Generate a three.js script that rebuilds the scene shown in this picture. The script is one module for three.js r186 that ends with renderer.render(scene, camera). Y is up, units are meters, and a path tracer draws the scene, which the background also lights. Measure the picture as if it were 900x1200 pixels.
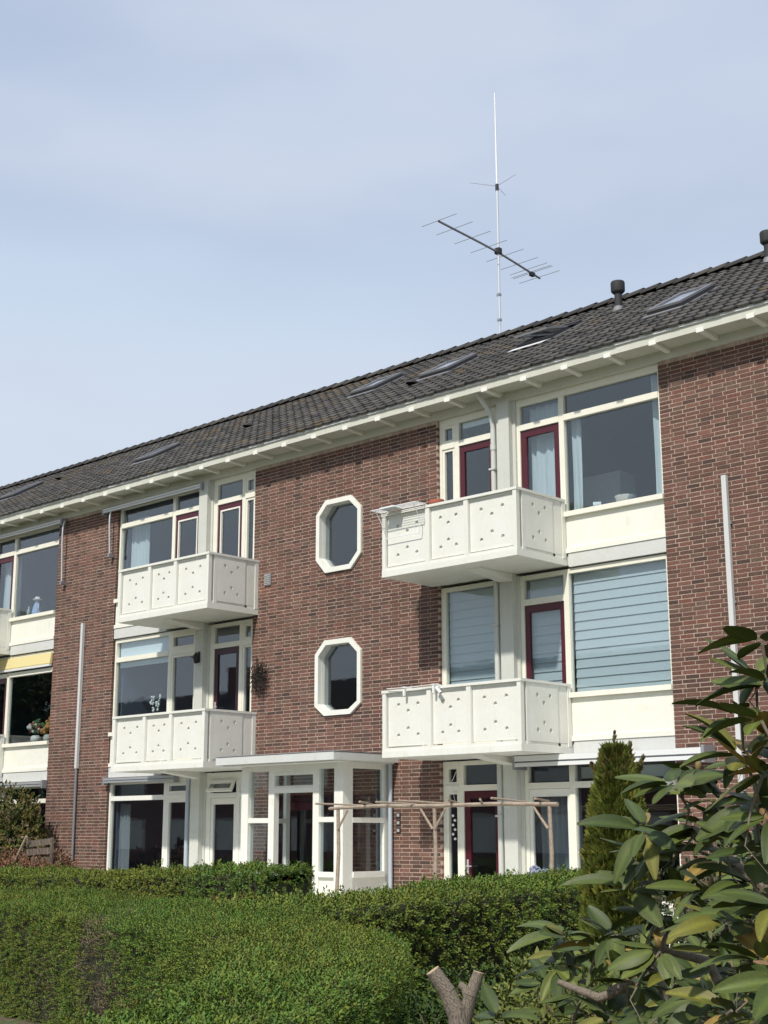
import * as THREE from 'three';
import { mergeGeometries } from 'three/addons/utils/BufferGeometryUtils.js';

// ------------------------------------------------------------------ camera, sky, sun, exposure
const scene = new THREE.Scene();
const camera = new THREE.PerspectiveCamera(39.929, 0.75, 0.1, 600);
camera.position.set(7.620, 1.653, 17.000);
camera.rotation.order = 'YXZ';
camera.rotation.set(12.871 * Math.PI / 180, 43.633 * Math.PI / 180, -0.087 * Math.PI / 180);
const renderer = new THREE.WebGLRenderer({ antialias: true });
renderer.setSize(768, 1024);
renderer.toneMapping = THREE.LinearToneMapping;
renderer.toneMappingExposure = 1.36;
renderer.shadowMap.enabled = true;
const SUN = new THREE.Vector3(0.27, 1.109, 1).normalize();
const sun = new THREE.DirectionalLight(new THREE.Color(1, 0.945, 0.87), 3.0);
sun.position.copy(SUN).multiplyScalar(60).add(new THREE.Vector3(-8, 0, 4));
sun.target.position.set(-8, 0, 4);
sun.castShadow = true;
sun.shadow.radius = 4;
sun.shadow.mapSize.set(4096, 4096);
Object.assign(sun.shadow.camera, { left: -40, right: 40, top: 30, bottom: -30, near: 1, far: 140 });
scene.add(sun, sun.target);

// ------------------------------------------------------------------ random numbers and noise
function rng(seed) {
  let a = seed >>> 0;
  return () => { a = (a + 0x6D2B79F5) | 0; let t = Math.imul(a ^ (a >>> 15), 1 | a); t = (t + Math.imul(t ^ (t >>> 7), 61 | t)) ^ t; return ((t ^ (t >>> 14)) >>> 0) / 4294967296; };
}
const R = rng(20240417);
const rr = (a, b) => a + (b - a) * R();
const h3 = (x, y, z) => { let h = Math.imul(x, 374761393) ^ Math.imul(y, 668265263) ^ Math.imul(z, 2147483647 ^ 1274126177); h = Math.imul(h ^ (h >>> 13), 1274126177); return ((h ^ (h >>> 16)) >>> 0) / 4294967296; };
const sm = t => t * t * (3 - 2 * t);
function vnoise(x, y, z) {
  const xi = Math.floor(x), yi = Math.floor(y), zi = Math.floor(z), u = sm(x - xi), v = sm(y - yi), w = sm(z - zi);
  const L = (a, b, t) => a + (b - a) * t;
  return L(L(L(h3(xi, yi, zi), h3(xi + 1, yi, zi), u), L(h3(xi, yi + 1, zi), h3(xi + 1, yi + 1, zi), u), v),
    L(L(h3(xi, yi, zi + 1), h3(xi + 1, yi, zi + 1), u), L(h3(xi, yi + 1, zi + 1), h3(xi + 1, yi + 1, zi + 1), u), v), w);
}
const fbm = (x, y, z, o = 4) => { let s = 0, a = 0.5, n = 0; for (let i = 0; i < o; i++) { s += a * vnoise(x, y, z); n += a; a *= 0.5; x *= 2.03; y *= 2.03; z *= 2.03; } return s / n; };

// ------------------------------------------------------------------ sky: pale spring blue with thin veils of cloud
{
  const W = 1024, H = 512, d = new Float32Array(W * H * 4);
  const lin = c => { c /= 255; return c <= 0.04045 ? c / 12.92 : Math.pow((c + 0.055) / 1.055, 2.4); };
  const stops = [[-90, 150, 160, 165], [-4, 200, 214, 228], [0, 222, 233, 243], [8, 219, 231, 243], [16, 212, 226, 241], [23, 197, 213, 235], [32, 187, 204, 230], [50, 178, 197, 227], [90, 166, 189, 222]];
  for (let j = 0; j < H; j++) {
    const el = ((j + 0.5) / H - 0.5) * 180;
    let k = 1; while (k < stops.length - 1 && el > stops[k][0]) k++;
    const A = stops[k - 1], B = stops[k], t = Math.min(1, Math.max(0, (el - A[0]) / (B[0] - A[0])));
    for (let i = 0; i < W; i++) {
      const az = ((i + 0.5) / W - 0.5) * 2 * Math.PI, ce = Math.cos(el * Math.PI / 180);
      const x = ce * Math.cos(az), z = ce * Math.sin(az), y = Math.sin(el * Math.PI / 180);
      const veil = fbm(x * 3.1 + 7, y * 11 + 2, z * 3.1 + 5, 5);
      const fine = fbm(x * 9 + 1, y * 26, z * 9 + 3, 4);
      const c = Math.min(1, Math.max(0, (veil * 0.82 + fine * 0.18 - 0.41) * 4.2)) * Math.min(1, Math.max(0, (el + 2) / 10));
      const gv = fbm(x * 2.2 + 31, y * 9 + 11, z * 2.2 + 17, 4), gc = (1 - c) * Math.min(1, Math.max(0, (gv - 0.44) * 4)) * Math.min(1, Math.max(0, (el - 12) / 12));
      const o = (j * W + i) * 4;
      for (let q = 0; q < 3; q++) {
        const base = lin(A[q + 1] + (B[q + 1] - A[q + 1]) * t);
        const cloud = lin([207, 216, 233][q]), grey = lin([176, 189, 213][q]);
        d[o + q] = (base * (1 - 0.75 * c - 0.45 * gc) + cloud * 0.75 * c + grey * 0.45 * gc) / 1.36;
      }
      d[o + 3] = 1;
    }
  }
  const sky = new THREE.DataTexture(d, W, H, THREE.RGBAFormat, THREE.FloatType);
  sky.mapping = THREE.EquirectangularReflectionMapping;
  sky.magFilter = sky.minFilter = THREE.LinearFilter;
  sky.wrapS = THREE.RepeatWrapping;
  sky.needsUpdate = true;
  scene.background = sky;
  scene.environment = sky;
}

// ------------------------------------------------------------------ textures (colour grain only)
function tex(n, fn, repeat = 1, srgb = true) {
  const a = new Uint8Array(n * n * 4);
  for (let j = 0; j < n; j++) for (let i = 0; i < n; i++) {
    const c = fn(i / n, j / n);
    const o = (j * n + i) * 4; a[o] = c[0]; a[o + 1] = c[1]; a[o + 2] = c[2]; a[o + 3] = 255;
  }
  const t = new THREE.DataTexture(a, n, n);
  t.wrapS = t.wrapT = THREE.RepeatWrapping; t.magFilter = THREE.LinearFilter; t.minFilter = THREE.LinearMipmapLinearFilter; t.generateMipmaps = true;
  t.repeat.set(repeat, repeat); if (srgb) t.colorSpace = THREE.SRGBColorSpace; t.needsUpdate = true;
  return t;
}
const tor = (u, v, f, s, o = 4) => fbm(Math.cos(u * 6.2832) * f + s, Math.sin(u * 6.2832) * f + v * 0, Math.cos(v * 6.2832) * f + Math.sin(v * 6.2832) * f * 1.7, o);
const g3 = v => { const c = Math.max(0, Math.min(255, v)); return [c, c, c]; };
const grainTex = tex(256, (u, v) => g3(190 + 130 * (tor(u, v, 9, 3, 4) - 0.5) + 50 * (R() - 0.5)), 2.0);
const paintTex = tex(512, (u, v) => { const s = tor(u, v, 1.6, 8, 4), f = tor(u, v, 12, 4, 3), k = Math.max(0, tor(u, v, 5, 2, 5) - 0.60) * 0.35, g = Math.min(0.4, k); return [245 + 11 * (s - 0.5) + 9 * (f - 0.5) - 70 * g, 245 + 12 * (s - 0.5) + 9 * (f - 0.5) - 78 * g, 242 + 18 * (s - 0.5) + 10 * (f - 0.5) - 96 * g].map(c => Math.max(0, Math.min(255, c))); }, 0.6);
const mortarTex = tex(256, (u, v) => { const s = tor(u, v, 2.2, 5, 4), f = tor(u, v, 22, 9, 3); return g3(205 + 70 * (s - 0.5) + 60 * (f - 0.5)); }, 0.5);
const barkTex = tex(256, (u, v) => g3(170 + 170 * (fbm(u * 26, v * 5, 3, 4) - 0.5) + 40 * (R() - 0.5)), 3);
const soilTex = tex(512, (u, v) => { const s = tor(u, v, 3, 5, 5), f = tor(u, v, 20, 2, 4), g = s > 0.5; return (g ? [78, 88, 48] : [92, 76, 58]).map(c => Math.max(0, c + 90 * (f - 0.5) + 30 * (R() - 0.5))); }, 0.3);

const warpTex = tex(256, (u, v) => g3(128 + 240 * (tor(u, v, 1.1, 13, 2) - 0.5)), 0.45, false);

// ------------------------------------------------------------------ materials (linear base colours)
const col = (r, g, b) => new THREE.Color().setRGB(r, g, b);
const std = (r, g, b, rough = 0.7, extra = {}) => new THREE.MeshStandardMaterial({ color: col(r, g, b), roughness: rough, side: THREE.DoubleSide, ...extra });
const M = {
  cream: std(0.88, 0.86, 0.75, 0.45, { map: paintTex }),
  white: std(0.87, 0.865, 0.80, 0.45, { map: paintTex }),
  panel: std(0.89, 0.88, 0.79, 0.4, { map: paintTex }),
  balcony: std(0.82, 0.82, 0.765, 0.55, { map: paintTex }),
  concrete: std(0.78, 0.78, 0.74, 0.8, { map: paintTex }),
  band: std(0.66, 0.67, 0.65, 0.7, { map: paintTex }),
  column: std(0.62, 0.63, 0.58, 0.7, { map: paintTex }),
  eaves: std(0.64, 0.64, 0.56, 0.6, { map: paintTex }),
  red: std(0.075, 0.009, 0.016, 0.35),
  darkred: std(0.042, 0.007, 0.013, 0.35),
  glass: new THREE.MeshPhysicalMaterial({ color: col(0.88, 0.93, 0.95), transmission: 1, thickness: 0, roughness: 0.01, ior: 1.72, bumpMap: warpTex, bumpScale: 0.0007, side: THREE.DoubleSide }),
  mortar: std(0.68, 0.53, 0.42, 0.95, { map: mortarTex }),
  bricks: std(1, 1, 1, 0.9, { map: grainTex, vertexColors: true }),
  tiles: std(1, 1, 1, 0.85, { map: grainTex, vertexColors: true }),
  deck: std(0.05, 0.045, 0.04, 0.95),
  zinc: std(0.55, 0.57, 0.58, 0.4, { metalness: 0.6 }),
  lip: std(0.72, 0.73, 0.72, 0.4),
  pipegrey: std(0.20, 0.20, 0.21, 0.6),
  pipewhite: std(0.60, 0.605, 0.59, 0.45),
  pipelight: std(0.60, 0.615, 0.58, 0.5, { map: paintTex }),
  pipeblue: std(0.42, 0.47, 0.52, 0.5),
  black: std(0.02, 0.02, 0.022, 0.6),
  ventblack: std(0.028, 0.028, 0.03, 0.7),
  inner: std(0.07, 0.088, 0.125, 0.95),  // room colour tinted blue, standing in for sky reflected in the panes
  innerfloor: std(0.14, 0.10, 0.07, 0.7),
  rear: std(0.20, 0.10, 0.08, 0.9),
  curtain: new THREE.MeshPhysicalMaterial({ color: col(0.80, 0.84, 0.84), roughness: 1, transmission: 0.3, thickness: 0, side: THREE.DoubleSide }),
  blind: std(0.53, 0.56, 0.56, 0.8),
  alu: std(0.66, 0.67, 0.68, 0.35, { metalness: 0.5 }),
  alugrey: std(0.33, 0.34, 0.36, 0.5, { metalness: 0.4 }),
  yellow: std(0.70, 0.60, 0.29, 0.85),
  wood: std(0.80, 0.64, 0.48, 0.8, { map: barkTex }),
  oldwood: std(0.27, 0.21, 0.16, 0.9, { map: barkTex }),
  bark: std(0.40, 0.33, 0.25, 0.9, { map: barkTex }),
  twig: std(0.16, 0.11, 0.075, 0.95),
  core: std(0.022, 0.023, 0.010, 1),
  soil: std(1, 1, 1, 1, { map: soilTex }),
  terracotta: std(0.34, 0.10, 0.06, 0.8),
  flat: std(0.36, 0.36, 0.35, 0.6),
};

// ------------------------------------------------------------------ geometry helpers
const V = (x, y, z) => new THREE.Vector3(x, y, z);
function mUV(g) {
  const p = g.attributes.position, n = g.attributes.normal, uv = new Float32Array(p.count * 2);
  for (let i = 0; i < p.count; i++) {
    const ax = Math.abs(n.getX(i)), ay = Math.abs(n.getY(i)), az = Math.abs(n.getZ(i));
    if (az >= ax && az >= ay) { uv[2 * i] = p.getX(i); uv[2 * i + 1] = p.getY(i); } else if (ax >= ay) { uv[2 * i] = p.getZ(i); uv[2 * i + 1] = p.getY(i); } else { uv[2 * i] = p.getX(i); uv[2 * i + 1] = p.getZ(i); }
  }
  g.setAttribute('uv', new THREE.BufferAttribute(uv, 2));
  return g;
}
function B(x0, x1, y0, y1, z0, z1) {
  if (x1 < x0) [x0, x1] = [x1, x0];
  const g = new THREE.BoxGeometry(x1 - x0, y1 - y0, z1 - z0); g.translate((x0 + x1) / 2, (y0 + y1) / 2, (z0 + z1) / 2);
  return mUV(g);
}
function tube(pts, r, seg = 8, rs = 6) {
  const c = pts.length === 2 ? new THREE.LineCurve3(pts[0], pts[1]) : new THREE.CatmullRomCurve3(pts);
  return new THREE.TubeGeometry(c, pts.length === 2 ? 1 : seg, r, rs, false);
}
function taper(a, b, ra, rb, rs = 7) {                       // solid tapered rod between two points
  const g = new THREE.CylinderGeometry(rb, ra, a.distanceTo(b), rs, 1);
  g.applyQuaternion(new THREE.Quaternion().setFromUnitVectors(V(0, 1, 0), b.clone().sub(a).normalize()));
  g.translate((a.x + b.x) / 2, (a.y + b.y) / 2, (a.z + b.z) / 2);
  return g;
}
function limb(pts, r0, r1, rs = 6) { const out = []; for (let i = 0; i < pts.length - 1; i++) { const n = pts.length - 1; out.push(taper(pts[i], pts[i + 1], r0 + (r1 - r0) * i / n, r0 + (r1 - r0) * (i + 1) / n, rs)); if (i) { const s = new THREE.IcosahedronGeometry(r0 + (r1 - r0) * i / n, 0); s.translate(pts[i].x, pts[i].y, pts[i].z); out.push(s); } } return out; }
function merge(geos) {
  geos = (Array.isArray(geos) ? geos : [geos]).map(g => { const q = g.index ? g.toNonIndexed() : g; for (const k of Object.keys(q.attributes)) if (!['position', 'normal', 'uv', 'color'].includes(k)) q.deleteAttribute(k); return q; });
  return geos.length === 1 ? geos[0] : mergeGeometries(geos);
}
function mesh(name, geos, mat, parent) {
  const m = new THREE.Mesh(merge(geos), mat); m.name = name; m.castShadow = m.receiveShadow = true;
  if (parent) parent.add(m);
  return m;
}
function grp(name, parent) { const g = new THREE.Group(); g.name = name; parent.add(g); return g; }
const used = {};
function numbered(n) { const k = used[n] = (used[n] ?? -1) + 1; return k ? `${n}_${String(k).padStart(3, '0')}` : n; }
function thing(name, label, category, pos = [0, 0, 0], group) {
  const g = new THREE.Group(); g.name = numbered(name); g.position.set(...pos); g.userData = { label, category }; if (group) g.userData.group = group;
  scene.add(g); return g;
}
function addColor(g, c) { const n = g.attributes.position.count, a = new Float32Array(n * 3); for (let i = 0; i < n; i++) { a[3 * i] = c[0]; a[3 * i + 1] = c[1]; a[3 * i + 2] = c[2]; } g.setAttribute('color', new THREE.BufferAttribute(a, 3)); return g; }
const oct = (X, Y) => [[X[1], Y[0]], [X[2], Y[0]], [X[3], Y[1]], [X[3], Y[2]], [X[2], Y[3]], [X[1], Y[3]], [X[0], Y[2]], [X[0], Y[1]]];
function shapeOf(pts) { const s = new THREE.Shape(); pts.forEach(([x, y], i) => i ? s.lineTo(x, y) : s.moveTo(x, y)); s.closePath(); return s; }
function pathOf(pts) { const s = new THREE.Path(); pts.forEach(([x, y], i) => i ? s.lineTo(x, y) : s.moveTo(x, y)); s.closePath(); return s; }
function extrude(shape, z0, z1) { const g = new THREE.ExtrudeGeometry(shape, { depth: z1 - z0, bevelEnabled: false }); g.translate(0, 0, z0); return mUV(g); }

// ------------------------------------------------------------------ ground
{
  const g = new THREE.PlaneGeometry(400, 400, 1, 1); g.rotateX(-Math.PI / 2); g.translate(0, 0, 40); mUV(g);
  const m = mesh('ground', g, M.soil, scene); m.userData.kind = 'structure';
  const p = mesh('unseen_paving', B(-30, 6, -0.05, 0.03, 0.02, 3.6), M.concrete, scene); p.userData.kind = 'structure';  // unseen pale paving, added to bounce light up under the balconies
  const q = mesh('unseen_paving_001', B(-10.4, -9.0, -0.05, 0.026, 3.6, 30.0), M.concrete, scene); q.userData.kind = 'structure';
}

// ------------------------------------------------------------------ the apartment building
const H = 2.8, COURSE = H / 45, JOINT = 0.0125;
const XC0 = -11.937, XC1 = -7.355, XR = -3.043, PIER = 2.167, BAY = 4.325;
const XP0 = -18.443, XP1 = -16.276, XR2 = XR + PIER;
const XLEFT = XP0 - BAY - 15, XRIGHT = XR2 + BAY;
const FRIEZE = 8.392, EAVE_Y = 8.66, EAVE_Z = 0.5, RIDGE_Y = 11.55, RIDGE_Z = -4.5;
const bld = thing('apartment_building', 'three storey brick apartment block with tiled roof and white panelled balconies', 'building');

const OX = [-10.223, -9.988, -9.354, -9.102];
const OY = [[7.443, 7.206, 6.386, 6.133], [4.940, 4.709, 3.812, 3.636]];
const HALL = [-11.22, -8.62];                                   // hall door opening behind the porch
const inset = (X, Y, d) => oct([X[0] + d, X[1] + d * 0.42, X[2] - d * 0.42, X[3] - d], [Y[0] - d, Y[1] - d * 0.42, Y[2] + d * 0.42, Y[3] + d]);
const centralHoles = OY.map(Y => inset(OX, Y, 0.03));
function holeSpan(poly, y) {                                       // x interval of a convex polygon at height y
  let a = Infinity, b = -Infinity;
  for (let i = 0; i < poly.length; i++) { const [x0, y0] = poly[i], [x1, y1] = poly[(i + 1) % poly.length]; if ((y0 - y) * (y1 - y) < 0) { const x = x0 + (x1 - x0) * (y - y0) / (y1 - y0); a = Math.min(a, x); b = Math.max(b, x); } }
  return a < b ? [a, b] : null;
}
const walls = [
  { x0: XR, x1: XR2, y0: 0, y1: FRIEZE, holes: [] },
  { x0: XC0, x1: XC1, y0: 0, y1: FRIEZE, holes: [...centralHoles, [[HALL[0], -0.01], [HALL[1], -0.01], [HALL[1], 2.33], [HALL[0], 2.33]]] },
  { x0: XP0, x1: XP1, y0: 0, y1: FRIEZE, holes: [] },
  { x0: XLEFT, x1: XP0 - BAY, y0: 0, y1: FRIEZE, holes: [] },
];
const tones = [[0.258, 0.122, 0.088], [0.230, 0.109, 0.080], [0.280, 0.143, 0.105], [0.186, 0.098, 0.073], [0.162, 0.088, 0.067], [0.305, 0.140, 0.102], [0.222, 0.131, 0.095], [0.125, 0.073, 0.060], [0.250, 0.146, 0.109], [0.285, 0.116, 0.081]];
const pickTone = () => { const q = R(); return q < 0.2 ? 0 : q < 0.36 ? 1 : q < 0.5 ? 2 : q < 0.62 ? 3 : q < 0.7 ? 4 : q < 0.78 ? 5 : q < 0.88 ? 6 : q < 0.91 ? 7 : q < 0.97 ? 8 : 9; };
const toneMats = tones.map(t => std(t[0] * 1.02, t[1] * 1.02, t[2] * 1.02, 0.9, { map: grainTex }));
const LB = 0.22, bricks = [];
// soot and damp stains below the upper stair window and beside the porch
const stain = (x, y) => 1 - 0.30 * Math.max(0, 1 - Math.hypot((x + 9.55) / 0.55, (y - 5.85) / 0.38)) - 0.22 * Math.max(0, 1 - Math.hypot((x + 9.6) / 0.5, (y - 3.35) / 0.35)) * fbm(x * 6, y * 6, 2, 2) * 1.6;
for (const w of walls) {
  const s = shapeOf([[w.x0 + 0.004, w.y0], [w.x1 - 0.004, w.y0], [w.x1 - 0.004, w.y1], [w.x0 + 0.004, w.y1]]);
  for (const h of w.holes) s.holes.push(pathOf(h.map(([x, y]) => [x, Math.max(y, w.y0 + 0.0005)])));
  w.mesh = mesh('brick_wall', extrude(s, -0.21, -0.0035), M.mortar, bld);
  const n = Math.floor((w.y1 - w.y0) / COURSE);
  for (let k = 0; k < n; k++) {
    const y = w.y0 + k * COURSE + JOINT / 2 + (COURSE - JOINT) / 2;
    let x = w.x0, first = true;
    while (x < w.x1 - 0.02) {
      const full = first ? (k % 2 ? LB * 0.75 : LB) : LB; first = false;
      let segs = [[x, Math.min(x + full, w.x1) - (x + full < w.x1 ? JOINT : 0)]];
      x += full;
      for (const h of w.holes) { const iv = holeSpan(h, y); if (iv) segs = segs.flatMap(([a, b]) => b <= iv[0] || a >= iv[1] ? [[a, b]] : [[a, Math.min(b, iv[0])], [Math.max(a, iv[1]), b]].filter(q => q[1] - q[0] > 0.012)); }
      for (const [a, b] of segs) if (b - a > 0.015) bricks.push({ w, a, b, y, d: Math.hypot((a + b) / 2 - 7.62, y - 1.65, 17), t: pickTone(), z: rr(-0.0022, 0.0018), dy: rr(-0.0012, 0.0012), v: rr(0.88, 1.12) * (0.80 + 0.42 * fbm(a * 0.8 + 3, y * 0.9, 5, 4)) * stain((a + b) / 2, y) });
    }
  }
}
bricks.forEach(b => { b.near = b.w === walls[0] && b.b < -1.4 && b.y > 4.1 && b.b - b.a > 0.1; });
const nearBricks = bricks.filter(b => b.near).sort((p, q) => p.d - q.d).slice(0, 300); const nearSet = new Set(nearBricks);
const unitBrick = mUV(new THREE.BoxGeometry(LB - JOINT, COURSE - JOINT, 0.1)); const brickGeos = [0, 1, 2, 3, 4].map(i => { const g = unitBrick.clone(); const uv = g.attributes.uv; for (let k = 0; k < uv.count; k++) uv.setXY(k, uv.getX(k) + i * 0.137, uv.getY(k) + i * 0.071); return g; });
for (const b of nearBricks) {
  const m = new THREE.Mesh(brickGeos[Math.floor(R() * 5)], toneMats[b.t]); m.name = 'brick'; m.castShadow = m.receiveShadow = true;
  m.position.set((b.a + b.b) / 2, b.y + b.dy, b.z - 0.05); m.scale.x = (b.b - b.a) / (LB - JOINT); b.w.mesh.add(m);
}
{
  const gs = [];
  for (const b of bricks) if (!nearSet.has(b)) {
    const t = tones[b.t], v = b.v, g = B(b.a, b.b, b.y + b.dy - (COURSE - JOINT) / 2, b.y + b.dy + (COURSE - JOINT) / 2, b.z - 0.1, b.z);
    gs.push(addColor(g, [t[0] * v, t[1] * v, t[2] * v]));
  }
  mesh('brickwork', gs, M.bricks, bld).userData.kind = 'stuff';
}
// octagonal stair windows
for (const Y of OY) {
  const w = grp('octagonal_window', bld);
  const s = shapeOf(oct(OX, Y)); s.holes.push(pathOf(inset(OX, Y, 0.085)));
  mesh('frame', extrude(s, -0.04, 0.045), M.white, w);
  const s2 = shapeOf(inset(OX, Y, 0.032)); s2.holes.push(pathOf(inset(OX, Y, 0.088)));
  mesh('reveal', extrude(s2, -0.205, -0.041), M.white, w);
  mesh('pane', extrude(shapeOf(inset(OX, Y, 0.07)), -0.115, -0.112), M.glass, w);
}
// inner shell: floors, back walls and party walls that close the rooms
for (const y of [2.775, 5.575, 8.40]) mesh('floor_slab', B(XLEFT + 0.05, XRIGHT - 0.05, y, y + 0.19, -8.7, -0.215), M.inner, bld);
mesh('ground_floor', B(XLEFT + 0.05, XRIGHT - 0.05, 0.02, 0.12, -8.7, -0.215), M.innerfloor, bld);
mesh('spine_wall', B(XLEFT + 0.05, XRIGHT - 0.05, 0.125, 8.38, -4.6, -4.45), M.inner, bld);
mesh('rear_wall', B(XLEFT, XRIGHT, 0, FRIEZE, -9.0, -8.72), M.rear, bld);
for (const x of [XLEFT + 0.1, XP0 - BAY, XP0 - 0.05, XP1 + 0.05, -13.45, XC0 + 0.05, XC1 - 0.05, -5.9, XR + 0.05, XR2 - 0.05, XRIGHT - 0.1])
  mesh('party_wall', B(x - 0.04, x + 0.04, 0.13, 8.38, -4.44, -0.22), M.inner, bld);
mesh('gable_wall', B(XRIGHT - 0.02, XRIGHT + 0.2, 0, FRIEZE, -9, 0), M.rear, bld);

// --------- windows, doors and balconies, one bay at a time
const ZF0 = -0.125, ZF1 = -0.05;
function bay(bx, dir, floors, opt = {}) {
  const X = s => bx + dir * s;
  const fb = (s0, s1, y0, y1, z0 = ZF0, z1 = ZF1) => B(X(s0), X(s1), y0, y1, z0, z1);
  const ring = (s0, s1, y0, y1, t, z0, z1) => [fb(s0, s0 + t, y0, y1, z0, z1), fb(s1 - t, s1, y0, y1, z0, z1), fb(s0 + t, s1 - t, y1 - t, y1, z0, z1), fb(s0 + t, s1 - t, y0, y0 + t, z0, z1)];
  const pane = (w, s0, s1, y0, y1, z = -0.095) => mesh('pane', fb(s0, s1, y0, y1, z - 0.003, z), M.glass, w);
  const door = (s0, s1, y0, y1, o = {}) => {
    const d = grp('door', bld), st = o.st ?? 0.1, mt = o.mat ?? M.red;
    mesh('door_leaf', [fb(s0, s0 + st, y0, y1, -0.115, -0.068), fb(s1 - st, s1, y0, y1, -0.115, -0.068), fb(s0 + st, s1 - st, y1 - 0.11, y1, -0.115, -0.068), fb(s0 + st, s1 - st, y0, y0 + (o.bottom ?? 0.3), -0.115, -0.068)], mt, d);
    if (o.border) mesh('glazing_bead', ring(s0 + st, s1 - st, y0 + (o.bottom ?? 0.3), y1 - 0.11, 0.03, -0.105, -0.06), M.white, d);
    mesh('pane', fb(s0 + st - 0.01, s1 - st + 0.01, y0 + (o.bottom ?? 0.3) - 0.01, y1 - 0.10, -0.096, -0.092), M.glass, d);
    if (o.handle) { const hs = o.handle < 0 ? s0 + 0.05 : s1 - 0.05; mesh('handle', [fb(hs - 0.018, hs + 0.018, y0 + 0.92, y0 + 1.14, -0.068, -0.058), tube([V(X(hs), y0 + 1.04, -0.06), V(X(hs), y0 + 1.04, -0.02), V(X(hs + (o.handle < 0 ? 0.11 : -0.11)), y0 + 1.04, -0.02)], 0.009)], M.alu, d); }
    return d;
  };
  floors.forEach((f, fl) => {
    if (!f) return;
    const o = (fl - 1) * H, gnd = fl === 0;
    const T = fl === 2 ? 8.388 : 5.545 + o, b = gnd ? 0.13 : 2.935 + o;
    const up1 = gnd ? (f.up1 ?? 2.62) : 5.475 + o, up0 = gnd ? 2.395 : 5.17 + o, tr0 = gnd ? 2.305 : 5.075 + o;
    const sill = f.sill ?? (3.63 + o);
    const fr = f.frame ?? M.cream;
    const Tt = gnd ? 2.765 : T;
    // ---- stair side part
    const a = grp('window', bld);
    if (f.a === 'single') {
      mesh('frame', [fb(0.004, 0.10, b, Tt), fb(1.165, 1.317, b, Tt, ZF0, -0.02), fb(0.10, 1.165, up1, Tt), fb(0.10, 1.165, b, b + 0.55)], fr, a);
      pane(a, 0.09, 1.175, b + 0.54, up1 + 0.01);
    } else {
      mesh('frame', [fb(0.004, 0.06, b, Tt), fb(0.33, 0.425, b, Tt), fb(1.153, 1.27, b, Tt), fb(0.06, 0.33, up1, Tt), fb(0.425, 1.153, up1, Tt), fb(0.06, 0.33, tr0, up0, ZF0, -0.04), fb(0.425, 1.153, tr0, up0, ZF0, -0.04)], fr, a);
      mesh('casement', [...ring(0.062, 0.328, up0 + 0.002, up1 - 0.002, 0.05, -0.115, -0.058), ...ring(0.062, 0.328, b, tr0 - 0.002, 0.045, -0.115, -0.058)], fr, a);
      pane(a, 0.10, 0.29, up0 + 0.04, up1 - 0.04); pane(a, 0.095, 0.295, b + 0.03, tr0 - 0.03);
      if (f.tilt) {
        const hh = up1 - up0 - 0.01, g = grp('open_casement', bld);
        const fr2 = mesh('frame', ring(0.43, 1.15, up0 + 0.005, up1 - 0.005, 0.055, -0.02, 0.02).map(q => q.translate(0, -(up1), 0)), M.white, g);
        const pn = mesh('pane', fb(0.48, 1.10, up0 + 0.05 - up1, -0.05, -0.002, 0.002), M.glass, g);
        for (const q of [fr2, pn]) { q.position.set(0, up1, -0.03); q.rotation.x = -0.42; }
      } else pane(a, 0.42, 1.158, up0 - 0.01, up1 + 0.01);
      if (f.roller) mesh('roller_blind', fb(0.44, 1.14, up1 - 0.09, up1 + 0.02, -0.16, -0.135), M.white, a);
      door(0.43, 1.148, b, tr0 - 0.004, f.doorA ?? {});
    }
    // ---- outer part
    const c = grp('window', bld);
    const frs = [fb(1.635, 1.70, b, Tt), fb(2.459, 2.556, b, Tt), fb(4.265, 4.321, b, Tt), fb(1.70, 2.459, up1, Tt), fb(2.556, 4.265, up1, Tt)];
    if (f.b2 !== 'plain') frs.push(fb(1.70, 2.459, tr0, up0, ZF0, -0.04));
    if (!f.bigSingle) frs.push(fb(2.556, 4.265, tr0, up0, ZF0, -0.035));
    if (f.b2 === 'casement') frs.push(fb(1.70, 2.459, b, sill - 0.05));
    mesh('frame', frs, fr, c);
    if (f.b2 === 'casement') {
      mesh('casement', [...ring(1.702, 2.457, up0 + 0.002, up1 - 0.002, 0.06, -0.115, -0.045), ...ring(1.702, 2.457, sill - 0.048, tr0 - 0.002, 0.055, -0.115, -0.055)], fr, c);
      pane(c, 1.755, 2.404, up0 + 0.055, up1 - 0.055); pane(c, 1.75, 2.409, sill, tr0 - 0.05);
    } else if (f.b2 === 'glassdoor') {
      pane(c, 1.695, 2.464, up0 - 0.01, up1 + 0.01);
      door(1.703, 2.456, b, tr0 - 0.004, { mat: M.white, st: 0.055, bottom: 0.12 });
    } else {
      pane(c, 1.695, 2.464, up0 - 0.01, up1 + 0.01);
      door(1.703, 2.456, b, tr0 - 0.004, f.doorB ?? {});
    }
    if (f.bigSingle) pane(c, 2.55, 4.27, sill - 0.01, up1 + 0.01);
    else { pane(c, 2.55, 4.27, up0 - 0.01, up1 + 0.01); pane(c, 2.55, 4.27, sill - 0.01, tr0 + 0.01); }
    mesh('sill', fb(2.545, 4.319, sill - 0.075, sill, -0.118, 0.045), M.cream, c);
    if (!gnd) {
      const pb = 2.975 + o;
      mesh('spandrel_panel', [fb(2.56, 4.317, pb + 0.075, sill - 0.077, -0.11, -0.022), fb(2.53, 4.319, pb, pb + 0.073, -0.11, 0.012), fb(2.53, 2.558, pb + 0.075, sill - 0.077, -0.11, -0.006)], M.panel, bld);
    } else mesh('spandrel_panel', fb(2.556, 4.265, b, sill - 0.077, -0.11, -0.022), M.panel, bld);
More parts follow.
